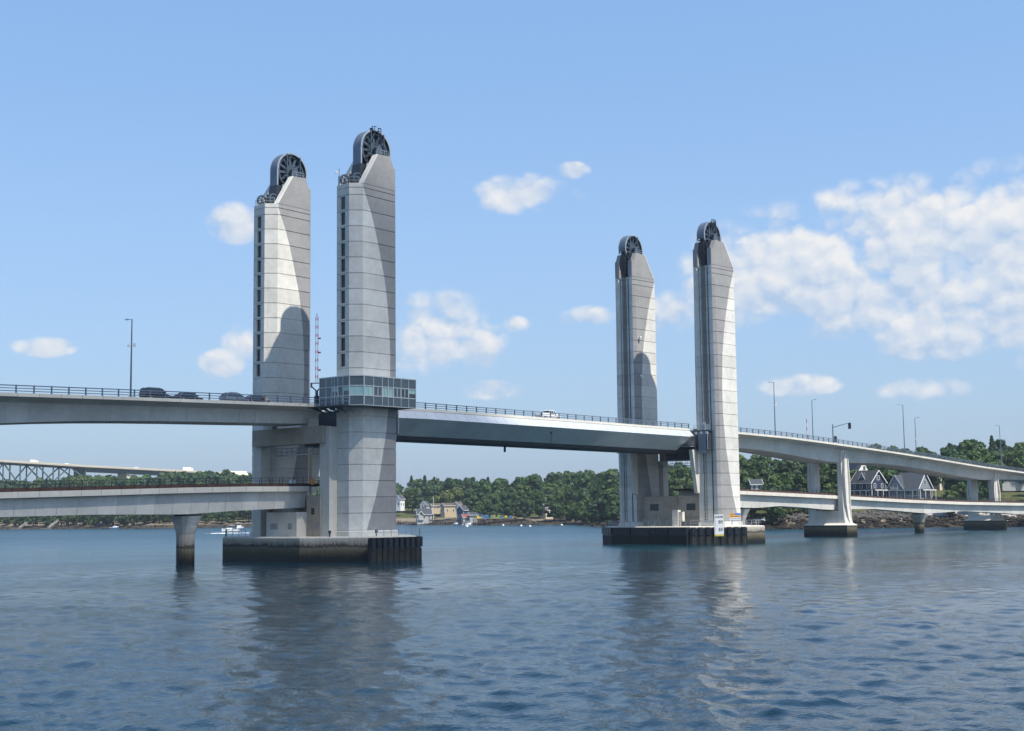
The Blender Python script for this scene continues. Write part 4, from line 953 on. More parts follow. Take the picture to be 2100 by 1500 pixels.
# ------------------------------------------------------------------ vehicles
def vehicle(kind, paint, label, x, y, z, rz=0.):
    T = thing({'pickup': 'pickup_truck', 'sedan': 'car', 'suv': 'car', 'wagon': 'car'}[kind], label, {'pickup': 'pickup truck'}.get(kind, 'car'), (x, y, z), rz, 'vehicles on the road deck')
    T.scale = (.94, .94, .94)
    L = {'suv': 4.75, 'sedan': 4.7, 'wagon': 4.55, 'pickup': 5.9}[kind]; w = .95 if kind != 'pickup' else 1.0
    h0 = {'suv': .42, 'sedan': .32, 'wagon': .38, 'pickup': .5}[kind]; hb = {'suv': 1.12, 'sedan': .92, 'wagon': 1.02, 'pickup': 1.15}[kind]; ht = {'suv': 1.86, 'sedan': 1.45, 'wagon': 1.68, 'pickup': 1.95}[kind]
    f = L/2; nose = hb-.14 if kind != 'pickup' else hb+.02
    # body: cross sections from tail to nose
    st = [(-f, .55, hb-.22, .82), (-f+.08, .45, hb-.02, .93), (-f+.5, h0, hb+.01, 1.), (-.6, h0-.04, hb+.02, 1.), (.7, h0-.04, hb, 1.), (f-.9, h0, nose, .98), (f-.18, h0+.06, nose-.13, .90), (f, h0+.18, nose-.3, .78)]
    m = MB(); m.loft([[(q, -w*k*.94, a), (q, -w*k, (a+b)/2), (q, -w*k*.93, b), (q, w*k*.93, b), (q, w*k, (a+b)/2), (q, w*k*.94, a)] for q, a, b, k in st]); B = m.build('body', paint, T)
    ca = {'suv': (-f+.12, -f+.28, .55, 1.15), 'sedan': (-f+.55, -.95, .35, 1.35), 'wagon': (-f+.18, -f+.75, .45, 1.30), 'pickup': (-.75, -.55, .95, 1.55)}[kind]
    if kind == 'pickup':
        m = MB(); m.box(-f+.1, -.75, -w*.80, w*.80, hb-.02, hb+.03); m.build('bed_liner', 'rubber', T)
        for s in (-1, 1):
            m = MB(); m.box(-f+.05, -.72, s*w*.94-.07, s*w*.94+.07, hb-.15, hb+.16); m.build('bed_side', paint, T)
    zb = hb-.01; k2 = .80
    m = MB(); m.loft([[(ca[0], -w*.91, zb), (ca[3], -w*.91, zb), (ca[3], w*.91, zb), (ca[0], w*.91, zb)], [(ca[1], -w*k2, ht-.08), (ca[2], -w*k2, ht-.08), (ca[2], w*k2, ht-.08), (ca[1], w*k2, ht-.08)]]); G = m.build('windows', 'glass_dark', T)
    m = MB(); m.loft([[(ca[1]-.06, -w*k2-.02, ht-.10), (ca[2]+.06, -w*k2-.02, ht-.10), (ca[2]+.06, w*k2+.02, ht-.10), (ca[1]-.06, w*k2+.02, ht-.10)], [(ca[1]+.1, -w*k2*.86, ht), (ca[2]-.12, -w*k2*.86, ht), (ca[2]-.12, w*k2*.86, ht), (ca[1]+.1, w*k2*.86, ht)]]); m.build('roof', paint, T)
    m = MB()
    for s in (-1, 1):
        for t0 in ((0.0, 0.0), (1., 1.), (.36, .38), (.68, .70)):
            xa = ca[0]+(ca[3]-ca[0])*t0[0]; xb = ca[1]+(ca[2]-ca[1])*t0[1]; m.bar((xa, s*w*.915, zb), (xb, s*(w*k2+.01), ht-.06), .05, .11)
    m.build('pillars', paint, T)
    for sx, px_ in ((-1, -f+.95), (1, f-.95)):
        for s in (-1, 1):
            m = MB(); m.tube((px_, s*(w-.24), .34), (px_, s*(w-.01), .34), .34 if kind != 'pickup' else .40, 16); W = m.build('wheel', 'rubber', T)
            m = MB(); m.tube((px_, s*(w-.05), .34), (px_, s*(w+.005), .34), .2, 10); m.build('rim', 'galvanised', W)
    for s in (-1, 1):
        m = MB(); m.box(-f-.015, -f+.22, s*w*.72-.17, s*w*.72+.17, hb-.28, hb-.10); m.build('tail_light', 'tail_red', T)
        m = MB(); m.box(f-.2, f-.04, s*w*.66-.18, s*w*.66+.18, nose-.34, nose-.2); m.build('headlight', 'lamp_glass', T)
        m = MB(); m.box(ca[3]-.45, ca[3]-.2, s*(w+.02), s*(w+.2), zb+.02, zb+.18); m.build('mirror', paint, T)
    if kind in ('suv', 'wagon'):
        m = MB()
        for s in (-1, 1): m.bar((ca[1]+.2, s*w*.66, ht+.05), (ca[2]-.2, s*w*.66, ht+.05), .05, .05)
        m.build('roof_rail', 'steel_dark', T)
    return T
def deck_z(x): return interp(x, ROAD_Z)-.28
for kind, paint, lab, px, y in (('suv', 'car_dark', 'black boxy off-roader at the back of the queue', 320, -4.6), ('sedan', 'car_navy', 'dark sedan second in the queue behind the silver one', 385, -4.6), ('wagon', 'car_silver', 'silver grey crossover with red tail lights in the queue', 480, -4.6),
                          ('sedan', 'car_charcoal', 'dark low car mostly hidden by the railing ahead of the silver one', 525, -4.5), ('pickup', 'car_white', 'white pickup truck crossing the lift span', 1124, -4.2)):
    x = float(at_y(px, 805 if px < 900 else 846, y)[0]); vehicle(kind, paint, lab, x, y, deck_z(x) if px < 900 else interp(x, ROAD_Z)-.22)
x = float(at_y(545, 818, -5.7)[0]); T = thing('traffic_barrel', 'orange traffic barrel behind the railing at the foot of the rear tower', 'barrel', (x, -5.7, deck_z(x)))
m = MB(); m.loft([[(r*math.cos(2*PI*k/12), r*math.sin(2*PI*k/12), z) for k in range(12)] for z, r in ((0, .36), (.08, .36), (.09, .3), (.55, .28), (1.1, .22))]); m.build('drum', 'orange_paint', T)
m = MB(); m.tube((0, 0, .42), (0, 0, .55), .31, 12); m.tube((0, 0, .72), (0, 0, .85), .285, 12); m.build('reflective_band', 'white_paint', T)

# ------------------------------------------------------------------ signs on the right platform
def text_mesh(s, size):
    cu = bpy.data.curves.new('t', 'FONT'); cu.body = s; cu.size = size; cu.extrude = .012; cu.offset = size*.016; cu.align_x = 'CENTER'; cu.align_y = 'CENTER'
    o = bpy.data.objects.new('t', cu); COL.objects.link(o); dg = bpy.context.evaluated_depsgraph_get(); me = bpy.data.meshes.new_from_object(o.evaluated_get(dg))
    bpy.data.objects.remove(o); me.materials.clear(); me.materials.append(MATS['sign_black']); return me
def clear_board():
    # stands in front of the fender on the chamfered corner; faces the channel approach
    x, y = 44.3-.55, -16.2-.75; nn = np.array([-.745, -.667]); rz = math.atan2(nn[1], nn[0])+PI/2
    c = at_y(1474.5, 1078, y); x = float(c[0]); zt = float(at_y(1474, 1055.5, y)[2]); zb = float(at_y(1474, 1100, y)[2]); w = 1.83
    T = thing('clearance_board', 'white clearance gauge board reading CLEAR 50 55 on the right pier', 'sign', (x, y, zb), rz); h = zt-zb
    m = MB(); m.box(-w/2, w/2, -.06, .06, .35, h); m.build('board', 'white_paint', T)
    m = MB(); m.box(-w/2, w/2, -.065, .055, 0, .35); m.build('stained_foot', 'sign_yellow', T)
    m = MB(); m.box(-.7, -.5, .06, .5, .2, h-.2); m.box(.5, .7, .06, .5, .2, h-.2); m.build('backing_post', 'fender_weed', T)
    for s, sz, z, dx in (('CLEAR', .54, h-.46, 0), ('50', .80, h*.655, .30), ('55', .80, h*.30, .30)):
        o = bpy.data.objects.new('lettering', text_mesh(s, sz)); COL.objects.link(o); o.parent = T; o.location = (dx, -.075, z); o.rotation_euler = (PI/2, 0, 0); o.scale = (1.05 if len(s) > 2 else 1.1, 1, 1)
    m = MB()
    for k in range(10):
        z = h*.655+h*.071*(2-k); L = .26 if k in (2, 7) else .14; m.box(-w/2+.12, -w/2+.12+L, -.085, -.06, z-.025, z+.025)
    m.build('tick_marks', 'sign_black', T)
clear_board()
def info_sign():
    y = -15.4; p = at_y(1508, 1072, y); zt = float(at_y(1508, 1053, y)[2]); zb = float(at_y(1508, 1071, y)[2]); rz = math.radians(-52)
    T = thing('information_sign', 'orange, blue and white information sign beside the clearance board', 'sign', (p[0], y, ZP), rz); a, b = zb-ZP, zt-ZP; w = 2.15
    m = MB(); m.box(-w/2, w/2, -.03, .03, a, a+(b-a)*.52); m.build('white_panel', 'white_paint', T)
    m = MB(); m.box(-w/2, w/2, -.035, .03, a+(b-a)*.53, a+(b-a)*.76); m.box(-w/2, -.12, -.035, .03, a+(b-a)*.76, b); m.build('orange_panel', 'sign_orange', T)
    m = MB(); m.box(-.08, w/2, -.035, .03, a+(b-a)*.78, b+.03); m.build('blue_panel', 'sign_blue', T)
    m = MB()
    for q in (-.8, .8): m.box(q-.05, q+.05, .03, .13, 0, b-.2)
    m.build('post', 'galvanised', T)
    m = MB(); rg = random.Random(4); H = b-a
    for z, s0, s1 in ((.14, -.95, .95), (.38, -.95, .95), (.64, -.95, .9), (.90, -.9, -.25)):
        q = s0
        while q < s1: l = rg.uniform(.08, .3); m.box(q, min(q+l, s1), -.045, -.03, a+H*z-.05, a+H*z+.05); q += l+rg.uniform(.06, .16)
    m.build('small_print', 'sign_black', T)
info_sign()

# ------------------------------------------------------------------ trees
def crown_mesh(seed, h, w, kind):
    rg = np.random.default_rng(seed); pts = []; nrm = []
    if kind == 'pine':
        n = 2600; zz = h*(.16+.84*rg.random(n)**1.25); tier = .72+.28*np.sin(zz*6.3/ (h*.085)+rg.random(n)*1.2)
        rad = w/2*(1-(zz-h*.16)/(h*.84))**.8*tier*(.35+.65*np.sqrt(rg.random(n)))+.12; a = rg.random(n)*2*PI
        P = np.stack([rad*np.cos(a), rad*np.sin(a), zz-rad*.22], -1); N = np.stack([np.cos(a), np.sin(a), .5+0*a], -1); size = .42+.36*rg.random(n)
    else:
        nl = 36 if kind != 'shrub' else 9; cs = []
        for k in range(nl):
            for _ in range(30):
                c = rg.normal(0, .42, 3); c[2] = rg.uniform(-.85, .92)
                if (c[0]**2+c[1]**2)+c[2]**2 < 1.: break
            env = math.sqrt(max(.05, 1-abs(c[2])**2.4)); c[:2] *= 1.15*env
            cs.append((c, rg.uniform(.15, .40)*(1.-.2*abs(c[2]))))
        P = []; N = []
        per = 120 if kind != 'shrub' else 110
        for c, r in cs:
            v = rg.normal(size=(per, 3)); v /= np.linalg.norm(v, axis=1)[:, None]; v = v[(v[:, 2] > -.75)]
            rr = r*(.72+.34*rg.random(len(v)))[:, None]; q = c+v*rr*np.array([1., 1., .82])
            P.append(q); N.append(v+c*.5)
        P = np.concatenate(P); N = np.concatenate(N)
        # drop what is buried inside other lobes
        keep = np.ones(len(P), bool)
        for c, r in cs: keep &= np.linalg.norm((P-c)/np.array([1, 1, .82]), axis=1) > r*.62
        P = P[keep]; N = N[keep]
        zlo, zhi = P[:, 2].min(), P[:, 2].max(); base = .16 if kind != 'shrub' else 0.
        wr = np.percentile(np.hypot(P[:, 0], P[:, 1]), 97)
        P = np.stack([P[:, 0]/wr*w/2, P[:, 1]/wr*w/2, h*(base+(1-base)*(P[:, 2]-zlo)/(zhi-zlo))], -1)
        n = len(P); size = (.42+.42*rg.random(n))*(1. if kind != 'shrub' else .6)
    n = len(P); N = N/np.linalg.norm(N, axis=1)[:, None]+rg.normal(0, .55, (n, 3)); N /= np.linalg.norm(N, axis=1)[:, None]
    A = np.cross(N, rg.normal(size=(n, 3))); A /= np.linalg.norm(A, axis=1)[:, None]; B = np.cross(N, A)
    s = size[:, None]; j = lambda: (.7+.6*rg.random((n, 1)))
    V = np.stack([P-A*s*j(), P-B*s*.7*j()+N*s*.15, P+A*s*j(), P+B*s*.7*j()-N*s*.12], 1).reshape(-1, 3)
    me = bpy.data.meshes.new('crown'); me.vertices.add(len(V)); me.vertices.foreach_set('co', V.ravel())
    me.loops.add(4*n); me.loops.foreach_set('vertex_index', np.arange(4*n, dtype=np.int32)); me.polygons.add(n); me.polygons.foreach_set('loop_start', (np.arange(n)*4).astype(np.int32)); me.update(calc_edges=True)
    return me
def trunk_mesh(h, w, kind, seed):
    rg = random.Random(seed); m = MB(); r = h*.022+.05
    top = h*.95 if kind == 'pine' else h*.55
    m.loft([[(q*math.cos(2*PI*k/7)+dx, q*math.sin(2*PI*k/7), z) for k in range(7)] for z, q, dx in ((-1.2, r*1.5, 0), (.4, r*1.1, 0), (top*.5, r*.8, .1), (top, r*.25, .2))])
    if kind != 'pine':
        for k in range(6):
            a = rg.random()*6.28; z = h*rg.uniform(.25, .5); m.tube((.1, 0, z), (math.cos(a)*w*.3, math.sin(a)*w*.3, z+h*.22), r*.45, 5, r1=r*.12)
    return mesh_of(m, 'bark')
PROTO = {}
for key, kind, n, h, w, mat in (('oak', 'oak', 6, 15., 12.5, 'leaf'), ('pale', 'oak', 1, 15., 14., 'leaf_light'), ('pine', 'pine', 2, 18., 7.5, 'leaf_pine'), ('shrub', 'shrub', 3, 3.2, 4.2, 'leaf_shrub')):
    PROTO[key] = []
    for k in range(n):
        c = crown_mesh(100+k*7+len(key), h, w, kind); c.materials.append(MATS[mat]); PROTO[key].append((c, trunk_mesh(h, w, kind, k) if kind != 'shrub' else None, h, w))
def tree(key, p, h, wscale, label, group, rg):
    c, tr, h0, w0 = rg.choice(PROTO[key]); z = gz(p)-.25
    T = thing({'oak': 'broadleaf_tree', 'pale': 'broadleaf_tree', 'pine': 'pine_tree', 'shrub': 'shrub'}[key], label, 'shrub' if key == 'shrub' else 'tree', (p[0], p[1], z), 0., group)
    s = h/h0; ws = s*wscale
    rz = rg.random()*6.28
    if tr: inst(tr, 'trunk', T, (0, 0, 0), rz, (ws, ws, s))
    inst(c, 'crown', T, (0, 0, 0), rz, (ws, ws, s)); return T
SKYLINE = [(-200, 985), (0, 984), (60, 978), (110, 975), (170, 964), (250, 967), (330, 964), (390, 958), (440, 955), (480, 964), (520, 970), (650, 975), (815, 990), (850, 974), (920, 979), (960, 977), (1000, 974), (1060, 975), (1100, 968),
           (1150, 963), (1200, 958), (1250, 951), (1300, 950), (1365, 945), (1400, 938), (1450, 940), (1530, 928), (1600, 932), (1680, 925), (1750, 912), (1800, 907), (1850, 910), (1900, 915), (1950, 908), (1990, 896), (2050, 892), (2085, 903), (2130, 898), (2300, 900)]
def sky_y(px): return interp(px, SKYLINE)
HOUSE_GAPS = [(848, 890, 46), (885, 905, 60), (908, 962, 60), (1116, 1136, 12), (812, 826, 60), (1742, 1800, 74), (1752, 1826, 44), (1826, 1926, 42), (1540, 1566, 30), (1838, 1868, 80), (1906, 1930, 80), (2060, 2110, 70), (975, 1062, 12)]
def blocked(px, s):
    return any(a-14 < px < b+14 and s < d for a, b, d in HOUSE_GAPS)
MARKS = [(-70, 'left of the picture edge'), (20, 'by the leftmost gangway'), (85, 'behind the second gangway'), (150, 'right of the second gangway'), (215, 'behind the blue sail boat'), (290, 'between sail boat and flared column'), (360, 'behind the left flared column'), (425, 'right of the left flared column'), (480, 'beyond the white motor boats'), (560, 'behind the rear left tower'), (630, 'seen between the left towers'),
 (700, 'behind the near left tower'), (825, 'by the white gabled house'), (868, 'above the grey-roofed cottage'), (910, 'above the pile dock'), (950, 'above the blue house'), (1000, 'above the lobster wharf left half'), (1045, 'above the lobster wharf right half'), (1085, 'above the pair of buoys'), (1126, 'by the cream house'), (1170, 'above the furthest right buoy'), (1215, 'above the bare shore'), (1262, 'left of the rear right tower'), (1310, 'behind the rear right tower'), (1360, 'in the gap between the right towers'), (1415, 'beside the front right tower'),
 (1540, 'by the white pavilion'), (1590, 'right of the white pavilion'), (1640, 'left of the first portal pier'), (1700, 'behind the first portal pier'), (1760, 'by the white house with solar panels'), (1800, 'by the navy house'), (1850, 'between navy and grey houses'), (1890, 'by the grey house'), (1940, 'right of the grey house'), (1985, 'behind the right portal pier'), (2030, 'right of the right portal pier'), (2075, 'by the low pale house'), (2130, 'at the right picture edge')]
def near_mark(px): return min(MARKS, key=lambda q: abs(q[0]-px))[1]
def plant_woods():
    rg = random.Random(21); cnt = 0
    ROWS = [(13, .62, .0), (30, .78, .0), (52, .92, .05), (80, 1., .06), (112, 1., .08), (150, 1., .10)]
    spans = [(-70, 690, 'behind the left rail deck'), (805, 1286, 'on the far shore beneath the lift span'), (1304, 1440, 'between the two right towers'), (1500, 2170, 'behind the right approach')]
    for (a, b, where) in spans:
        for ri, (s, hf, pinep) in enumerate(ROWS):
            px = a+rg.random()*12
            while px < b:
                D0 = shore_range(px); D = D0+s*(1.0 if px < 1500 else .85)+rg.uniform(-7, 7); step = 8.6*F_PX/D*rg.uniform(.75, 1.3)
                if ri >= 4: step *= 1.25
                if 525 < px < 640 and ri < 3: px += step; continue
                if not blocked(px, s):
                    p = spot(px, D); g = gz(p); zs = float(at_d(px, sky_y(px), D)[2])
                    hmax = zs-g
                    if ri >= 4: h = hmax*rg.uniform(.86, 1.0)
                    else: h = min(hmax*rg.uniform(.72, .97), rg.uniform(10.5, 17.)*hf+2.)
                    h = max(5.5, min(h, 25.))
                    key = 'pine' if rg.random() < pinep*(1.4 if 815 < px < 1130 else .7) else 'oak'
                    if 880 < px < 955 and ri in (2, 3) and rg.random() < .75: key = 'pale'
                    lab = ('small', 'mid-sized', 'tall')[0 if h < 9 else 1 if h < 14 else 2]+' '+{'oak': 'green broadleaf tree', 'pale': 'pale yellow-green tree', 'pine': 'narrow dark pine'}[key]+' '+('at the water edge', 'just behind the shore', 'mid-wood', 'mid-wood', 'near the skyline', 'on the skyline')[ri]+' '+near_mark(px)
                    tree(key, p, h if key != 'pine' else h*1.06, rg.uniform(.70, 1.22) if key != 'pine' else rg.uniform(.8, 1.15), lab, 'trees '+where, rg); cnt += 1
                px += step
    return cnt
NT_ = plant_woods()
def plant_shrubs():
    rg = random.Random(5); px = -40
    while px < 2160:
        D0 = shore_range(px)
        for s in (15.5, 20.):
            if not (540 < px < 800) and not blocked(px, 3) and rg.random() < .62:
                h = rg.uniform(1.6, 3.6) if px < 1500 else rg.uniform(2., 4.2)
                where = 'left bank' if px < 690 else 'far bank beneath the lift span' if px < 1500 else 'right bank behind the rail deck'
                tree('shrub', spot(px+rg.uniform(-4, 4), D0+s+rg.uniform(-2, 3)), h, rg.uniform(.9, 1.5), 'low green shrub on the '+where.split(' ')[0]+' bank '+near_mark(px), 'shrubs on the '+where, rg)
        px += rg.uniform(15, 27)
plant_shrubs()

# ------------------------------------------------------------------ rocks along the waterline (uncountable) and the pale rock bank
def rocks(name, pts, sizes, mat, label, seed):
    rg = np.random.default_rng(seed); V = []; Fc = []
    ico = np.array([(0, 0, 1), (.89, 0, .45), (.28, .85, .45), (-.72, .53, .45), (-.72, -.53, .45), (.28, -.85, .45), (.72, .53, -.45), (-.28, .85, -.45), (-.89, 0, -.45), (-.28, -.85, -.45), (.72, -.53, -.45), (0, 0, -1)])
    tri = [(0, 1, 2), (0, 2, 3), (0, 3, 4), (0, 4, 5), (0, 5, 1), (1, 6, 2), (2, 7, 3), (3, 8, 4), (4, 9, 5), (5, 10, 1), (6, 7, 2), (7, 8, 3), (8, 9, 4), (9, 10, 5), (10, 6, 1), (11, 7, 6), (11, 8, 7), (11, 9, 8), (11, 10, 9), (11, 6, 10)]
    for p, s in zip(pts, sizes):
        q = ico*(1+rg.normal(0, .16, (12, 1)))*np.array([1.25, 1., .68])*s; a = rg.random()*6.28; c, sn = math.cos(a), math.sin(a)
        q = q@np.array([[c, sn, 0], [-sn, c, 0], [0, 0, 1]]); o = len(V)*12; V.append(q+np.array(p)); Fc += [(i+o, j+o, k+o) for i, j, k in tri]
    me = bpy.data.meshes.new(name); me.from_pydata(np.concatenate(V).tolist(), [], Fc); me.materials.append(MATS[mat])
    return tag(link(name, me), label, 'rocks', kind='stuff')
def scatter():
    rg = np.random.default_rng(8); P = []; Sz = []
    for k in range(3600):
        px = rg.uniform(-60, 2160) if rg.random() < .35 else rg.uniform(1500, 2160)
        if 545 < px < 640: continue
        D = shore_range(px)+rg.uniform(-2, 17 if px > 1500 else 9); p = spot(px, D); s = rg.uniform(.25, .8)*(1.2 if px > 1500 else .8); P.append((p[0], p[1], gz(p)+s*.15)); Sz.append(s)
    rocks('shore_rocks', P, Sz, 'shore_rock', 'dark weed-covered rocks along the waterline of both banks', 1)
    P = []; Sz = []
    for (a, b, s0, s1, n) in ((1896, 2040, 8, 22, 620), (1548, 1586, 11, 19, 26), (2050, 2150, 10, 16, 90)):
        for k in range(n):
            px = rg.uniform(a, b); D = shore_range(px)+rg.uniform(s0, s1); p = spot(px, D); s = rg.uniform(.5, 1.05); P.append((p[0], p[1], gz(p)+.3)); Sz.append(s)
    rocks('rock_bank', P, Sz, 'riprap', 'pale boulders of the rock bank behind the right rail deck', 2)
scatter()

# ------------------------------------------------------------------ houses
def house(label, px, D, rz_deg, L, Wd, eave, ridge, wall, roof, wins=True, chimney=False, porch=None, dormer=False, cross=None, z=None, solar=False, storeys=2, cat='house', name='house', balcony=False):
    """gable house; ridge along local x; local -y long side and +x gable end turn to the camera"""
    p = spot(px, D); zg = gz(p) if z is None else z
    T = thing(name, label, cat, (p[0], p[1], zg), math.radians(rz_deg))
    a, b = L/2, Wd/2; tr = 'clap_white'
    m = MB(); m.loft([[(-a, -b, -2.5), (a, -b, -2.5), (a, b, -2.5), (-a, b, -2.5)], [(-a, -b, eave), (a, -b, eave), (a, b, eave), (-a, b, eave)]], caps=False)
    m.add([(-a, -b, eave), (-a, b, eave), (-a, 0, ridge), (a, -b, eave), (a, b, eave), (a, 0, ridge)], [(0, 2, 1), (3, 4, 5)]); m.build('wall', wall, T)
    ov = .5; sl = (ridge-eave)/b
    m = MB()
    for s in (-1, 1):
        q = [(0, ridge), (s*(b+ov), eave-sl*ov), (s*(b+ov), eave-sl*ov+.22), (0, ridge+.22)]
        m.prism(q if s < 0 else q[::-1], -a-ov, a+ov, 'x')
    R = m.build('roof', roof, T)
    m = MB()
    for e in (-a-ov-.03, a+ov-.02):
        for s in (-1, 1): m.bar((e+.02, 0, ridge+.06), (e+.02, s*(b+ov), eave-sl*ov+.06), .08, .30)
    for s in (-1, 1): m.box(-a-ov, a+ov, s*(b+ov)-.06, s*(b+ov)+.06, eave-sl*ov-.05, eave-sl*ov+.2)
    m.build('roof_trim', tr, R)
    def window(face, u, zc, w=.95, h=1.45):
        fr = MB(); pn = MB()
        def put(mb, u0, u1, z0, z1, d0, d1):
            if face == 'front': mb.box(u0, u1, -b-d1, -b-d0, z0, z1)
            elif face == 'end': mb.box(a+d0, a+d1, u0, u1, z0, z1)
            else: mb.box(-a-d1, -a-d0, u0, u1, z0, z1)
        put(fr, u-w/2-.13, u-w/2, zc-h/2-.13, zc+h/2+.13, 0, .07); put(fr, u+w/2, u+w/2+.13, zc-h/2-.13, zc+h/2+.13, 0, .07); put(fr, u-w/2, u+w/2, zc+h/2, zc+h/2+.13, 0, .07); put(fr, u-w/2, u+w/2, zc-h/2-.13, zc-h/2, 0, .10); put(fr, u-w/2, u+w/2, zc-.04, zc+.04, .01, .06)
        put(pn, u-w/2, u+w/2, zc-h/2, zc+h/2, .005, .03); o = fr.build('window', tr, T); pn.build('pane', 'window_dark', o)
    if wins:
        fl = [1.7+2.9*k for k in range(storeys)]
        nf = max(2, int(L/2.6)); ne = max(2, int(Wd/3.2))
        for zc in fl:
            if zc+.9 > eave: continue
            for k in range(nf): window('front', -a+L*(k+.5)/nf, zc)
            for k in range(ne): window('end', -b+Wd*(k+.5)/ne, zc); window('back_end', -b+Wd*(k+.5)/ne, zc)
        zc = eave+(ridge-eave)*.36
        if ridge-eave > 2.6:
            window('end', 0, zc, 1.3 if ridge-eave > 3.5 else .9, 1.4); window('back_end', 0, zc, .9, 1.3)
    m = MB()
    for x in (-a, a):
        for y in (-b, b): m.box(x-.09, x+.09, y-.09, y+.09, 0, eave)
    m.build('corner_board', tr, T)
    if chimney: m = MB(); m.box(-.5, .4, .2, 1.0, ridge-1.2, ridge+1.1); m.build('chimney', 'brick_red', R)
    def gable(xc, w, e, r, depth, mat, y0=0., nm='cross_gable', win=(1.4, 1.4)):
        g = MB(); yf = -b-depth; g.loft([[(xc-w/2, yf, 0 if nm != 'dormer' else e-1.6), (xc+w/2, yf, 0 if nm != 'dormer' else e-1.6), (xc+w/2, y0, 0 if nm != 'dormer' else e-1.6), (xc-w/2, y0, 0 if nm != 'dormer' else e-1.6)], [(xc-w/2, yf, e), (xc+w/2, yf, e), (xc+w/2, y0, e), (xc-w/2, y0, e)]], caps=False)
        g.add([(xc-w/2, yf, e), (xc+w/2, yf, e), (xc, yf, r)], [(0, 1, 2)]); G = g.build(nm, mat, T)
        k = MB(); sl2 = (r-e)/(w/2)
        for s in (-1, 1):
            q = [(xc, r+.02), (xc+s*(w/2+.4), e-sl2*.4), (xc+s*(w/2+.4), e-sl2*.4+.2), (xc, r+.24)]; k.prism(q if s > 0 else q[::-1], yf-.45, y0)
        k.build('gable_roof', roof, G)
        k = MB()
        for s in (-1, 1): k.bar((xc, yf-.47, r+.08), (xc+s*(w/2+.4), yf-.47, e-sl2*.4+.08), .08, .28)
        k.build('gable_trim', tr, G)
        zc = e+(r-e)*.12 if nm == 'dormer' else e+.35; fr = MB(); fr.box(xc-win[0]/2-.14, xc+win[0]/2+.14, yf-.07, yf, zc-win[1]/2-.14, zc+win[1]/2+.14); o = fr.build('window', tr, G)
        for q in (-1, 1): pn = MB(); pn.box(xc+q*win[0]/4-win[0]/4+.04, xc+q*win[0]/4+win[0]/4-.04, yf-.10, yf-.065, zc-win[1]/2, zc+win[1]/2); pn.build('pane', 'window_dark', G)
    if dormer: gable(dormer[0], dormer[1], dormer[2], dormer[3], -1.2, wall, -.2, 'dormer', (1.2, 1.3))
    if cross: gable(cross[0], cross[1], cross[2], cross[3], cross[4], wall)
    if balcony:
        m = MB(); xb, zb = balcony; m.box(xb-1.5, xb+1.5, -b-2.2, -b-.9, zb, zb+.12)
        for q in np.linspace(-1.45, 1.45, 9): m.box(xb+q-.04, xb+q+.04, -b-2.2, -b-2.12, zb, zb+1.)
        m.box(xb-1.5, xb+1.5, -b-2.22, -b-2.1, zb+.95, zb+1.06); m.build('balcony', tr, T)
    if solar:
        for i in range(5):
            for j in range(2):
                m = MB(); y0 = -b+.2+j*(b*.42); y1 = y0+b*.38; x0 = -a+.5+i*1.45
                m.add([(x0, y0, eave+(y0+b)*sl+.3), (x0+1.35, y0, eave+(y0+b)*sl+.3), (x0+1.35, y1, eave+(y1+b)*sl+.3), (x0, y1, eave+(y1+b)*sl+.3)], [(0, 1, 2, 3)]); m.build('solar_panel', 'solar', R)
    if porch:
        d_, hgt = porch
        for rect in ((-a-.2, a+d_, -b-d_, -b), (a, a+d_, -b, b)):
            m = MB(); m.box(rect[0], rect[1], rect[2], rect[3], hgt, hgt+.25); P = m.build('porch_roof', roof, T)
            f = MB(); f.box(rect[0], rect[1], rect[2]-.02, rect[2]+.1, hgt-.28, hgt+.02) if rect[2] < -b-.1 else f.box(rect[1]-.1, rect[1]+.02, rect[2], rect[3], hgt-.28, hgt+.02); f.build('porch_fascia', tr, P)
        n = max(3, int(L/2.2))
        for k in range(n+1):
            m = MB(); x = -a+(L+d_-.2)*k/n; m.box(x-.1, x+.1, -b-d_+.05, -b-d_+.25, -1.5, hgt); m.build('porch_post', tr, T)
        for k in range(3):
            m = MB(); y = -b-d_+.2+(Wd+d_)*(k+1)/3.2; m.box(a+d_-.25, a+d_-.05, y-.1, y+.1, -1.5, hgt); m.build('porch_post', tr, T)
        m = MB(); m.box(-a, a+d_, -b-d_+.1, -b-d_+.16, .8, .9)
        for k in range(int(L/.5)): x = -a+k*.5; m.box(x-.03, x+.03, -b-d_+.1, -b-d_+.16, 0, .85)
        m.box(-a-.2, a+d_, -b-d_, -b, -.35, -.15); m.build('porch_rail', tr, T)
    return T
def zat(px, py, D): return float(at_d(px, py, D)[2])
def yaw_facing(px, off): d = ray(px, 1000); return math.degrees(math.atan2(d[1], d[0]))-90+off     # off=0: local -y faces the camera
sr = shore_range
D1 = sr(1790)+32; D2 = sr(1870)+30; D3 = sr(1770)+62
house('dark navy house with arched dormer and white trim behind the rail deck', 1783, D1, yaw_facing(1783, -40), 9.4, 8.0, 6.0, 10.2, 'clap_navy', 'shingle_charcoal', porch=(1.8, 3.15), dormer=(-.3, 2.6, 7.3, 9.4), z=zat(1783, 1023, D1), storeys=2)
house('grey house with two gables and a balcony, right of the navy house', 1872, D2, yaw_facing(1872, -30), 10.8, 9.6, 3.7, 9.2, 'clap_grey', 'shingle_slate', porch=(1.9, 3.0), cross=(-3.3, 6.2, 3.8, 8.3, .9), z=zat(1872, 1022, D2), storeys=1, balcony=(-3.3, 3.2))
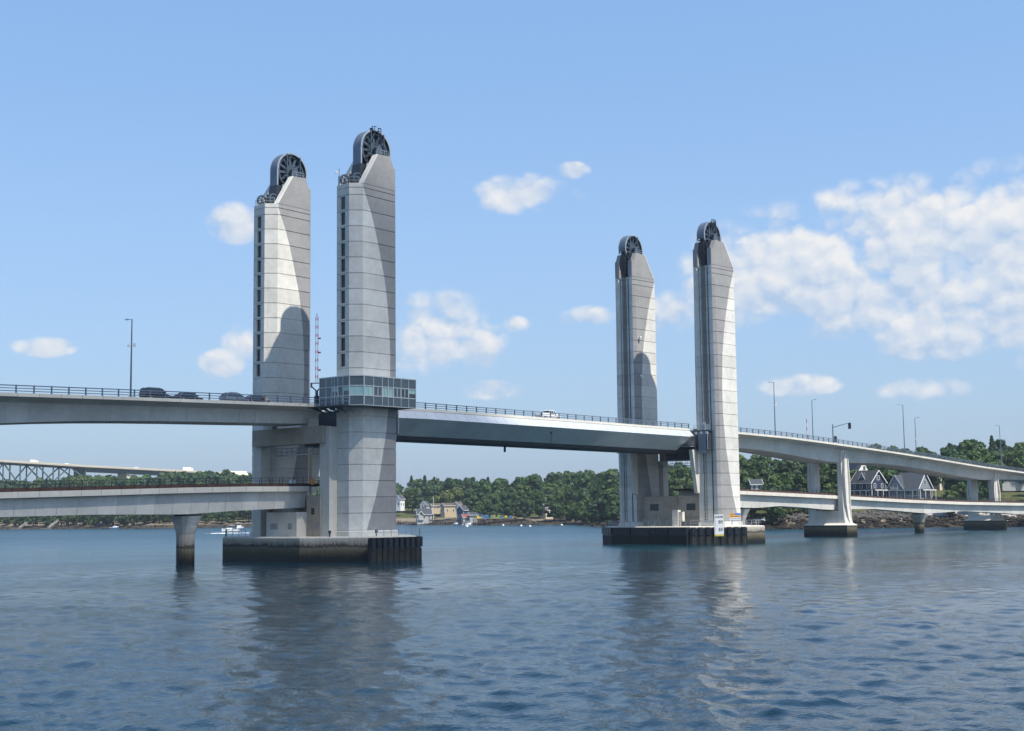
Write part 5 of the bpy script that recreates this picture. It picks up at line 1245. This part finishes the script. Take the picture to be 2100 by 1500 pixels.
house('tall white house with solar panels and brick chimney behind the navy house', 1756, D3, yaw_facing(1756, -40), 9.5, 8.5, 7.6, 12.2, 'clap_white', 'shingle_charcoal', chimney=True, solar=True, z=zat(1764, 1010, D3), storeys=3)
D4 = sr(1850)+72; house('small grey and white gabled house peeking between the navy and grey houses', 1848, D4, yaw_facing(1848, -48), 7.5, 6., 5.2, 8.6, 'clap_pale', 'shingle_brown', z=zat(1848, 1003, D4))
D4 = sr(1917)+74; house('cream house roof showing among trees right of the grey house', 1918, D4, yaw_facing(1918, -30), 9, 7, 5.2, 8.4, 'clap_cream', 'shingle_brown', z=zat(1918, 1002, D4))
D4 = sr(1553)+22; house('small white pavilion with dark roof just right of the towers', 1551, D4, yaw_facing(1551, 15), 3.8, 3.6, 2.9, 4.4, 'clap_white', 'shingle_slate', z=zat(1551, 1009, D4), storeys=1)
D4 = sr(2088)+62; house('low pale house below the road deck at the right edge', 2082, D4, yaw_facing(2082, 20), 11, 6, 2.6, 4.2, 'clap_pale', 'shingle_brown', z=zat(2080, 994, D4), storeys=1)
# far shore under the span
def far_house(label, px, s, off, L, Wd, e, r, wall, roof, py, **k):
    D = sr(px)+s; k2 = .82; return house(label, px, D, yaw_facing(px, off), L*k2, Wd*k2, e*k2, r*k2, wall, roof, z=zat(px, py, D), **k)
far_house('grey-roofed cottage with two white gables by the far beach', 869, 14, 8, 10.5, 7., 4.6, 8.2, 'clap_pale', 'shingle_slate', 1067, cross=(-2.1, 3.0, 3.4, 5.4, .7), chimney=True)
far_house('small white gabled house behind the cottage', 872, 52, 70, 6., 5., 3.6, 6.2, 'clap_white', 'shingle_slate', 1045, storeys=1)
far_house('small tan house behind the white mast', 892, 48, 20, 6.5, 5., 3.2, 4.6, 'clap_tan', 'shingle_brown', 1046, storeys=1)
far_house('brown house with cream trim above the timber wharf', 920, 34, 25, 9.5, 7., 5.6, 7.2, 'clap_tan', 'shingle_brown', 1053)
far_house('narrow white house beside the brown one', 938, 44, 55, 5., 5., 5.6, 7.4, 'clap_white', 'shingle_brown', 1051)
far_house('narrow blue house with white trim near the timber wharf', 948, 18, 60, 6.5, 5.2, 6.6, 9.4, 'clap_blue', 'shingle_slate', 1065)
far_house('red-roofed shed in front of the blue house', 955, 10, 20, 4.8, 4., 2.4, 4.2, 'clap_pale', 'shingle_red', 1068, storeys=1)
far_house('pale blue boathouse right of the red shed', 975, 16, 5, 8., 5., 3., 4.6, 'clap_pale', 'shingle_slate', 1065, storeys=1)
far_house('cream house half hidden by trees on the far shore', 1126, 22, 30, 8.5, 6., 5.2, 7.6, 'clap_cream', 'shingle_brown', 1057)
far_house('white gabled house beside the near left tower', 819, 44, 60, 6.5, 5.5, 6.4, 9.2, 'clap_white', 'shingle_slate', 1040)

# ------------------------------------------------------------------ poles on the far shore
for px, s, y0, y1, lab in ((889, 30, 1048, 1019, 'white mast standing behind the cottage'), (894, 130, 1000, 973, 'pale utility pole above the pale trees'), (1013, 135, 1000, 974, 'pale utility pole on the wooded skyline')):
    D = sr(px)+s; p = spot(px, D); za = zat(px, y0, D); zb = zat(px, y1, D); T = thing('utility_pole', lab, 'pole', (p[0], p[1], gz(p)-.3))
    h = zb-gz(p)+.3; m = MB(); m.tube((0, 0, 0), (0, 0, h), .22, 8, r1=.15); m.build('shaft', 'mullion', T); m = MB(); m.box(-.9, .9, -.08, .08, h-1.1, h-.95); m.build('crossarm', 'timber', T)

# ------------------------------------------------------------------ wharf, docks, boats, buoys
def wharf():
    D = sr(1018)-5; a = spot(978, D+2); b = spot(1060, D+10); a = np.array([*a, 0]); b = np.array([*b, 0]); dv = (b-a)/np.linalg.norm(b-a); nn = np.array([-dv[1], dv[0], 0]); L = np.linalg.norm(b-a); zt = zat(1018, 1063.5, D)
    rz = math.atan2(dv[1], dv[0]); T = thing('timber_wharf', 'dark timber wharf stacked with coloured lobster traps', 'wharf', (a[0], a[1], 0), rz)
    for k in range(int(L/.6)):
        m = MB(); m.box(k*.6, k*.6+.56, -.2, 6.5, zt-.18, zt); m.build('deck_plank', 'timber', T)
    for k in range(9):
        for y in (0., 3., 6.):
            m = MB(); x = L*k/8; m.tube((x, y, -2), (x, y, zt-.18), .2, 7); m.build('pile', 'timber_dark', T)
        if k < 8: m = MB(); m.bar((L*k/8, -.05, .6), (L*(k+1)/8, -.05, zt-.5), .12, .22); m.bar((L*k/8, -.08, zt-.5), (L*(k+1)/8, -.08, .6), .12, .22); m.build('cross_brace', 'timber_dark', T)
    m = MB(); m.box(0, L, -.25, -.05, zt-.5, zt-.2); m.build('edge_beam', 'timber_dark', T)
    rg = random.Random(3); cols = ['trap_yellow', 'trap_yellow', 'trap_green', 'trap_tan', 'trap_blue', 'trap_yellow']; x = .8; meshes = {}
    nm = {'trap_yellow': 'yellow', 'trap_green': 'green', 'trap_blue': 'blue', 'trap_tan': 'tan'}
    for c in set(cols):
        m = MB(); w, d_, h = .62, .55, .42
        for z in (0, h):
            for q in ((-w, -d_, w, -d_), (-w, d_, w, d_), (-w, -d_, -w, d_), (w, -d_, w, d_)): m.bar((q[0], q[1], z+.02), (q[2], q[3], z+.02), .06, .06)
        for q in np.linspace(-w, w, 5):
            m.bar((q, -d_, .02), (q, -d_, h), .045, .045); m.bar((q, -d_, h), (q, d_, h), .045, .045)
        m.box(-w+.03, w-.03, -d_+.03, d_-.03, .03, h-.03); meshes[c] = mesh_of(m, c)
    while x < L-.6:
        c = rg.choice(cols); n = rg.choice((2, 3, 3, 4))
        for k in range(n):
            q = a+dv*x+nn*rg.uniform(1., 1.3); o = link('lobster_trap', meshes[c]); o.location = (q[0], q[1], zt+.46*k); o.rotation_euler = (0, 0, rz)
            tag(o, nm[c]+' lobster trap stacked on the timber wharf', 'trap', nm[c]+' traps on the wharf')
        x += 1.36
    # older pile dock to the left
    D = sr(912)-4; a = spot(880, D); b = spot(944, D-6); a = np.array([*a, 0]); b = np.array([*b, 0]); L = np.linalg.norm(b-a); dv = (b-a)/L; zt = zat(912, 1066, D)
    T = thing('pile_dock', 'long weathered pile dock left of the lobster wharf', 'dock', (a[0], a[1], 0), math.atan2(dv[1], dv[0]))
    for k in range(13):
        for y in (0, 1.8): m = MB(); m.tube((L*k/12, y, -2), (L*k/12, y, zt+.5), .16, 6); m.build('pile', 'timber_dark', T)
    for k in range(int(L/1.1)): m = MB(); m.box(k*1.1, k*1.1+1.04, -.1, 2., zt-.3, zt-.12); m.build('deck_plank', 'timber', T)
    m = MB(); m.box(0, L, -.15, -.02, zt-.62, zt-.3); m.build('edge_beam', 'timber_dark', T)
wharf()
def gangway(label, px0, py0, px1, py1):
    D = sr(px0)-4; a = spot(px0, D); b = spot(px1, sr(px1)+3); zb = zat(px1, py1, sr(px1)+3); d_ = b-a; L = float(np.linalg.norm(d_)); T = thing('gangway', label, 'gangway', (a[0], a[1], .45), math.atan2(d_[1], d_[0]))
    m = MB(); m.bar((0, 0, 0), (L, 0, zb-.4), 1.3, .25); m.build('ramp', 'timber', T)
    for s in (-1, 1):
        m = MB(); m.bar((0, s*.65, 1.), (L, s*.65, zb+.6), .1, .1)
        for k in range(8): m.bar((L*k/7, s*.65, (zb-.4)*k/7), (L*k/7, s*.65, (zb-.4)*k/7+1.), .08, .08)
        m.build('handrail', 'mullion', T)
    m = MB(); m.box(-7.5, 1.2, -1.6, 1.6, -.6, -.05); m.build('float', 'timber', T)
    m = MB(); m.box(L, L+6, -1., 1., zb-.55, zb-.35)
    for q in (.5, 3, 5.5): m.tube((L+q, -.9, -3), (L+q, -.9, zb-.4), .15, 6); m.tube((L+q, .9, -3), (L+q, .9, zb-.4), .15, 6)
    m.build('landing', 'timber', T)
gangway('leftmost sloping gangway under the left rail deck', 40, 1083, 60, 1071); gangway('second sloping gangway, with a landing stage behind it', 100, 1083, 119, 1070)
def boat(label, px, py, L, W, rz, hull='gelcoat', kind='motor', people=False, mast=False):
    p = at_z(px, py, 0); T = thing('motor_boat' if kind != 'sail' else 'sail_boat', label, 'boat', (p[0], p[1], 0), math.radians(rz)); f = L/2
    m = MB(); R = []
    for x, w, fb in ((-f, .86, .95), (-f*.4, 1., .95), (f*.25, .95, 1.1), (f*.7, .58, 1.3), (f*.98, .05, 1.5)):
        R.append([(x, -W/2*w, fb), (x, -W/2*w*.92, .3), (x, -W/2*w*.55, -.3), (x, W/2*w*.55, -.3), (x, W/2*w*.92, .3), (x, W/2*w, fb)])
    m.loft(R); m.build('hull', hull, T)
    m = MB()
    for a_, b_ in zip(R[:-1], R[1:]):
        for q in (0, 5): m.bar(Vector(a_[q])+Vector((0, 0, .04)), Vector(b_[q])+Vector((0, 0, .04)), .12, .12)
    m.build('gunwale', 'gelcoat', T)
    m = MB(); m.loft([[(-f*.15, -W*.36, 1.), (f*.45, -W*.30, 1.05), (f*.45, W*.30, 1.05), (-f*.15, W*.36, 1.)], [(-f*.12, -W*.33, 1.75), (f*.28, -W*.27, 1.65), (f*.28, W*.27, 1.65), (-f*.12, W*.33, 1.75)]]); m.build('cabin', 'gelcoat', T)
    if kind in ('motor', 'lobster'):
        m = MB(); m.box(-f*.12, f*.2, -W*.34, W*.34, 1.78, 2.2); m.build('windscreen', 'glass_dark', T)
        m = MB(); m.box(-f*.45, f*.22, -W*.38, W*.38, 2.75 if kind == 'motor' else 2.35, 2.87 if kind == 'motor' else 2.5); t_ = m.build('canopy', 'gelcoat', T)
        m = MB()
        for x in (-f*.42, f*.18):
            for s in (-1, 1): m.tube((x, s*W*.34, 1.), (x, s*W*.34, 2.8 if kind == 'motor' else 2.4), .05, 6)
        m.build('canopy_frame', 'galvanised', T)
        m = MB(); m.box(-f-.45, -f-.02, -.25, .25, .1, 1.35); m.build('outboard', 'steel_dark', T)
    if mast: m = MB(); m.tube((0, 0, 1.), (0, 0, 6.5), .06, 6); m.build('mast', 'mullion', T)
    return T
def sitter(T, x, y, z, shirt):
    P = thing('person', 'person in a %s shirt seated in the small open boat' % ('red' if shirt == 'shirt' else 'dark blue'), 'person', (0, 0, 0))
    P.parent = None; mw = Matrix.Translation(T.location) @ Matrix.Rotation(T.rotation_euler[2], 4, 'Z') @ Vector((x, y, z)); P.location = mw; P.rotation_euler = T.rotation_euler
    n = 8; R = [[(rx*math.cos(2*PI*k/n)+dx, ry*math.sin(2*PI*k/n), zz) for k in range(n)] for zz, rx, ry, dx in ((0, .17, .2, 0), (.25, .13, .17, 0), (.5, .14, .21, 0), (.62, .07, .09, 0), (.68, .06, .06, .01), (.72, .09, .08, .02), (.82, .11, .09, .02), (.92, .08, .07, .01))]
    m = MB(); m.loft(R)
    for s in (-1, 1): m.tube((0, s*.1, .08), (.42, s*.12, .1), .085, 6, r1=.07); m.tube((.42, s*.12, .1), (.45, s*.12, -.32), .07, 6, r1=.05); m.tube((0, s*.2, .52), (.12, s*.26, .25), .05, 6); m.tube((.12, s*.26, .25), (.36, s*.16, .2), .045, 6, r1=.035)
    m.build('body', 'skin', P); m = MB(); m.loft([[(a*1.1, b*1.1, c) for a, b, c in r] for r in R[1:4]]); m.build('shirt', shirt, P)
b0 = boat('white motor boat with canopy passing left of the pier, wake behind', 472, 1091, 7.8, 2.7, 165)
b1_ = boat('smaller white open boat just beyond the motor boat', 491, 1084.5, 6., 2.2, 205)
sitter(b1_, -1.2, .4, 1.0, 'shirt'); sitter(b1_, -1.9, -.4, 1.0, 'shirt_blue')
boat('white lobster boat moored below the wharf', 959, 1079, 8.6, 3., 20, kind='lobster')
boat('small dinghy moored left of the lobster boat', 935, 1078.5, 4.2, 1.7, 15, 'hull_blue', 'open')
boat('blue and white sail boat moored under the left rail deck', 235, 1085.5, 7., 2.4, 20, 'hull_blue', 'sail', mast=True)
boat('white boat by the cottage jetty on the far beach', 879, 1075.5, 5., 2., 60, kind='open')
# wake
for (px, py, L) in ((505, 1094, 16), (452, 1094.5, 6)):
    p = at_z(px, py); rg = np.random.default_rng(int(px)); V = []; Fc = []
    for k in range(90):
        q = np.array([p[0]+rg.normal(0, L*.33), p[1]+rg.normal(0, .5)-0, .08]); q[1] += (q[0]-p[0])*-.27; r = rg.uniform(.1, .32); o = len(V)
        V += [tuple(q+np.array([r*1.6*math.cos(t), r*math.sin(t), .05*math.sin(3*t)])) for t in np.linspace(0, 2*PI, 6, False)]+[tuple(q+np.array([0, 0, .14]))]
        Fc += [(o+t, o+(t+1) % 6, o+6) for t in range(6)]
    me = bpy.data.meshes.new('wake'); me.from_pydata(V, [], Fc); me.materials.append(MATS['foam']); tag(link('wake_foam', me), 'white foam of the boat wake left of the pier' if L > 10 else 'white bow foam ahead of the motor boat', 'foam', kind='stuff')
m = MB(); R = [[(.42*math.sin(a)*math.cos(2*PI*k/12), .42*math.sin(a)*math.sin(2*PI*k/12), .12-.42*math.cos(a)) for k in range(12)] for a in np.linspace(.08, PI-.08, 8)]; m.loft(R); BU = mesh_of(m, 'buoy_white')
for px, py, lab in ((958, 1081, 'white mooring buoy below the lobster boat'), (1032, 1078.6, 'white mooring buoy off the lobster wharf'), (1069, 1079.6, 'white mooring buoy, left of the closely spaced pair'), (1087, 1080.6, 'white mooring buoy, right of the closely spaced pair'), (1152, 1078, 'white mooring buoy furthest right, off the bare shore')):
    p = at_z(px, py); o = link('mooring_buoy', BU); o.location = (p[0], p[1], 0); o.scale = (1.35,)*3; tag(o, lab, 'buoy', 'mooring buoys off the far shore')

# ------------------------------------------------------------------ far green truss bridge on the left
def far_bridge():
    P0 = at_d(-150, 938, 1120); P1 = at_d(164, 957, 1180); P2 = at_d(392, 968.5, 1230); P3 = at_d(560, 976, 1270)
    T = thing('truss_bridge', 'green steel truss bridge in the distance at the left edge', 'bridge', (P0[0], P0[1], 0)); b = (P0[0], P0[1], 0)
    dv = P1-P0; side = np.array([-dv[1], dv[0], 0]); side /= np.linalg.norm(side); V = lambda p: Vector((float(p[0]), float(p[1]), float(p[2])))
    n = 9; lowpx = [(-150, 1010), (27, 990), (96, 984), (164, 978.5)]
    for k, s in enumerate((-8., 8.)):
        mat = 'truss_green' if k == 0 else 'truss_blue'; up = [P0+dv*i/n+side*s+np.array([0, 0, -1.2]) for i in range(n+1)]; lo = []
        for i, u in enumerate(up): px = -150+314*i/n; lo.append(u-np.array([0, 0, (interp(px, lowpx)-interp(px, [(-150, 938), (164, 957)]))/F_PX*1150]))
        m = MB(); [m.bar(V(x), V(y), 1., 1.2) for x, y in zip(up[:-1], up[1:])]; m.build('upper_chord', mat, T, b)
        m = MB(); [m.bar(V(x), V(y), 1., 1.1) for x, y in zip(lo[:-1], lo[1:])]; m.build('lower_chord', mat, T, b)
        for i in range(n+1): m = MB(); m.bar(V(up[i]), V(lo[i]), .8, .8); m.build('vertical', mat, T, b)
        for i in range(n): m = MB(); (m.bar(V(up[i]), V(lo[i+1]), .7, .9) if i % 2 == 0 else m.bar(V(lo[i]), V(up[i+1]), .7, .9)); m.build('diagonal', mat, T, b)
    def strip(a, c, z0, z1, w, nm, mat):
        m = MB(); m.loft([[tuple(p+side*q+np.array([0, 0, z])) for q, z in ((-w, z0), (w, z0), (w, z1), (-w, z1))] for p in (a, c)]); m.build(nm, mat, T, b)
    for a, c in ((P0, P1), (P1, P2), (P2, P3)): strip(a, c, -.9, -.35, 10.5, 'deck', 'far_concrete'); strip(a, c, -.35, .75, 10.6, 'parapet', 'far_concrete')
    strip(P1, P2, -4., -.95, 8., 'plate_girder', 'truss_blue'); strip(P2, P3, -4., -.95, 8., 'plate_girder', 'truss_blue')
    for t_ in (0., .38, .74, 1.):
        p = P1+(P2-P1)*t_; m = MB(); m.loft([[tuple(np.array([p[0], p[1], z])+side*q*7.+dv/np.linalg.norm(dv)*e) for q, e in ((-1, -1.5), (1, -1.5), (1, 1.5), (-1, 1.5))] for z in (0., p[2]-4.1)]); m.build('pier', 'far_concrete' if t_ else 'truss_blue', T, b)
    def lorry(px, py, D, L, lab, h):
        p = at_d(px, py, D); a = math.atan2(dv[1], dv[0]); base_z = float((P1+(P2-P1)*np.clip((px-164)/(392-164), 0, 1))[2]) if px > 164 else float((P0+dv*(px+150)/314)[2])
        O = thing('lorry' if L > 6 else 'car', lab, 'lorry' if L > 6 else 'car', (p[0]-side[0]*5, p[1]-side[1]*5, base_z-.2), a, 'vehicles on the distant bridge')
        m = MB(); m.box(-L/2, L/2-(2.2 if L > 6 else 0), -1.25, 1.25, .9, h) if L > 6 else m.loft([[(-L/2, -.9, .4), (L/2, -.9, .4), (L/2, .9, .4), (-L/2, .9, .4)], [(-L/2, -.9, 1.), (L/2, -.9, 1.), (L/2, .9, 1.), (-L/2, .9, 1.)], [(-L/3, -.8, h), (L/5, -.8, h), (L/5, .8, h), (-L/3, .8, h)]]); m.build('box_body' if L > 6 else 'body', 'car_white', O)
        if L > 6: m = MB(); m.box(L/2-2., L/2, -1.2, 1.2, .6, h*.78); m.build('cab', 'car_white', O)
        m = MB()
        for x in (-L*.35, L*.36):
            for s in (-1, 1): m.tube((x, s*1.0, .45), (x, s*1.25, .45), .48, 10)
        m.build('wheels', 'rubber', O)
    lorry(377, 962, 1226, 10.5, 'long white lorry near the right end of the distant bridge', 3.9); lorry(62, 950, 1160, 7., 'white box lorry above the distant trusses', 3.); lorry(272, 960, 1203, 5., 'white car on the distant girder spans', 1.7); lorry(130, 955, 1172, 5., 'white car near the end of the distant trusses', 1.7)
far_bridge()
for px, D, lab in ((486, 1000, 'pale roof among trees above the left rail deck, nearest the rear tower'),):
    house(lab, px, D, yaw_facing(px, 20), 12, 8, 4., 6.5, 'clap_cream', 'clap_cream', z=zat(px, 986, D), wins=False)

# ------------------------------------------------------------------ unseen cloud overhead (behind the camera), shaped so that its edge dims the sun on the left half of the bridge
def overhead_cloud():
    D = 900.; c0 = np.array([-215., 0, 0]); e2 = np.array([0, math.sin(SUN_EL), math.cos(SUN_EL)]); s = np.array(SUN); c = c0+e2*(-70)+s*D
    nu, nv = 72, 18; V = []; Fc = []
    for j in range(nv+1):
        ph = -PI/2+PI*j/nv; cp = max(0., math.cos(ph))**.45; sp = math.sin(ph)
        for i in range(nu):
            a = 2*PI*i/nu; r = (abs(math.cos(a))**6+abs(math.sin(a))**6)**(-1/6.); lump = 1+.10*math.sin(a*7+sp*3)*math.sin(a*4+ph*5)
            q = c+np.array([1., 0, 0])*(212*r*cp*math.cos(a))+e2*(95*r*cp*math.sin(a))+s*(38*sp*lump*(1+.3*math.sin(a*5)*math.sin(a*3))); V.append(tuple(q))
    for j in range(nv):
        for i in range(nu): i2 = (i+1) % nu; Fc.append((j*nu+i, j*nu+i2, (j+1)*nu+i2, (j+1)*nu+i))
    me = bpy.data.meshes.new('unseen_cloud'); me.from_pydata(V, [], Fc); me.polygons.foreach_set('use_smooth', [True]*len(Fc))
    m = bpy.data.materials.new('unseen_cloud'); m.use_nodes = True; nt = NT(m.node_tree); b = m.node_tree.nodes['Principled BSDF']; b.inputs['Base Color'].default_value = (.9, .9, .9, 1); b.inputs['Roughness'].default_value = 1.
    tr = nt.node('ShaderNodeBsdfTransparent'); ms = nt.node('ShaderNodeMixShader'); ms.inputs[0].default_value = .47; nt.l.new(tr.outputs[0], ms.inputs[1]); nt.l.new(b.outputs[0], ms.inputs[2]); nt.l.new(ms.outputs[0], m.node_tree.nodes['Material Output'].inputs[0])
    me.materials.append(m); tag(link('unseen_cloud', me), kind='structure')
overhead_cloud()

# ------------------------------------------------------------------ thin summer haze over the river
m = bpy.data.materials.new('haze'); m.use_nodes = True; nt = NT(m.node_tree); nt.n.clear()
o = nt.node('ShaderNodeOutputMaterial'); v = nt.node('ShaderNodeVolumePrincipled'); v.inputs['Color'].default_value = (.80, .88, 1., 1); v.inputs['Density'].default_value = .00010; v.inputs['Anisotropy'].default_value = .2
nt.l.new(v.outputs[0], o.inputs['Volume']); MATS['haze'] = m
tag(MB().box(-950, 4100, -800, 4300, -6., 90.).build('haze', 'haze'), 'thin pale haze over the river and far shore', 'haze', kind='stuff')
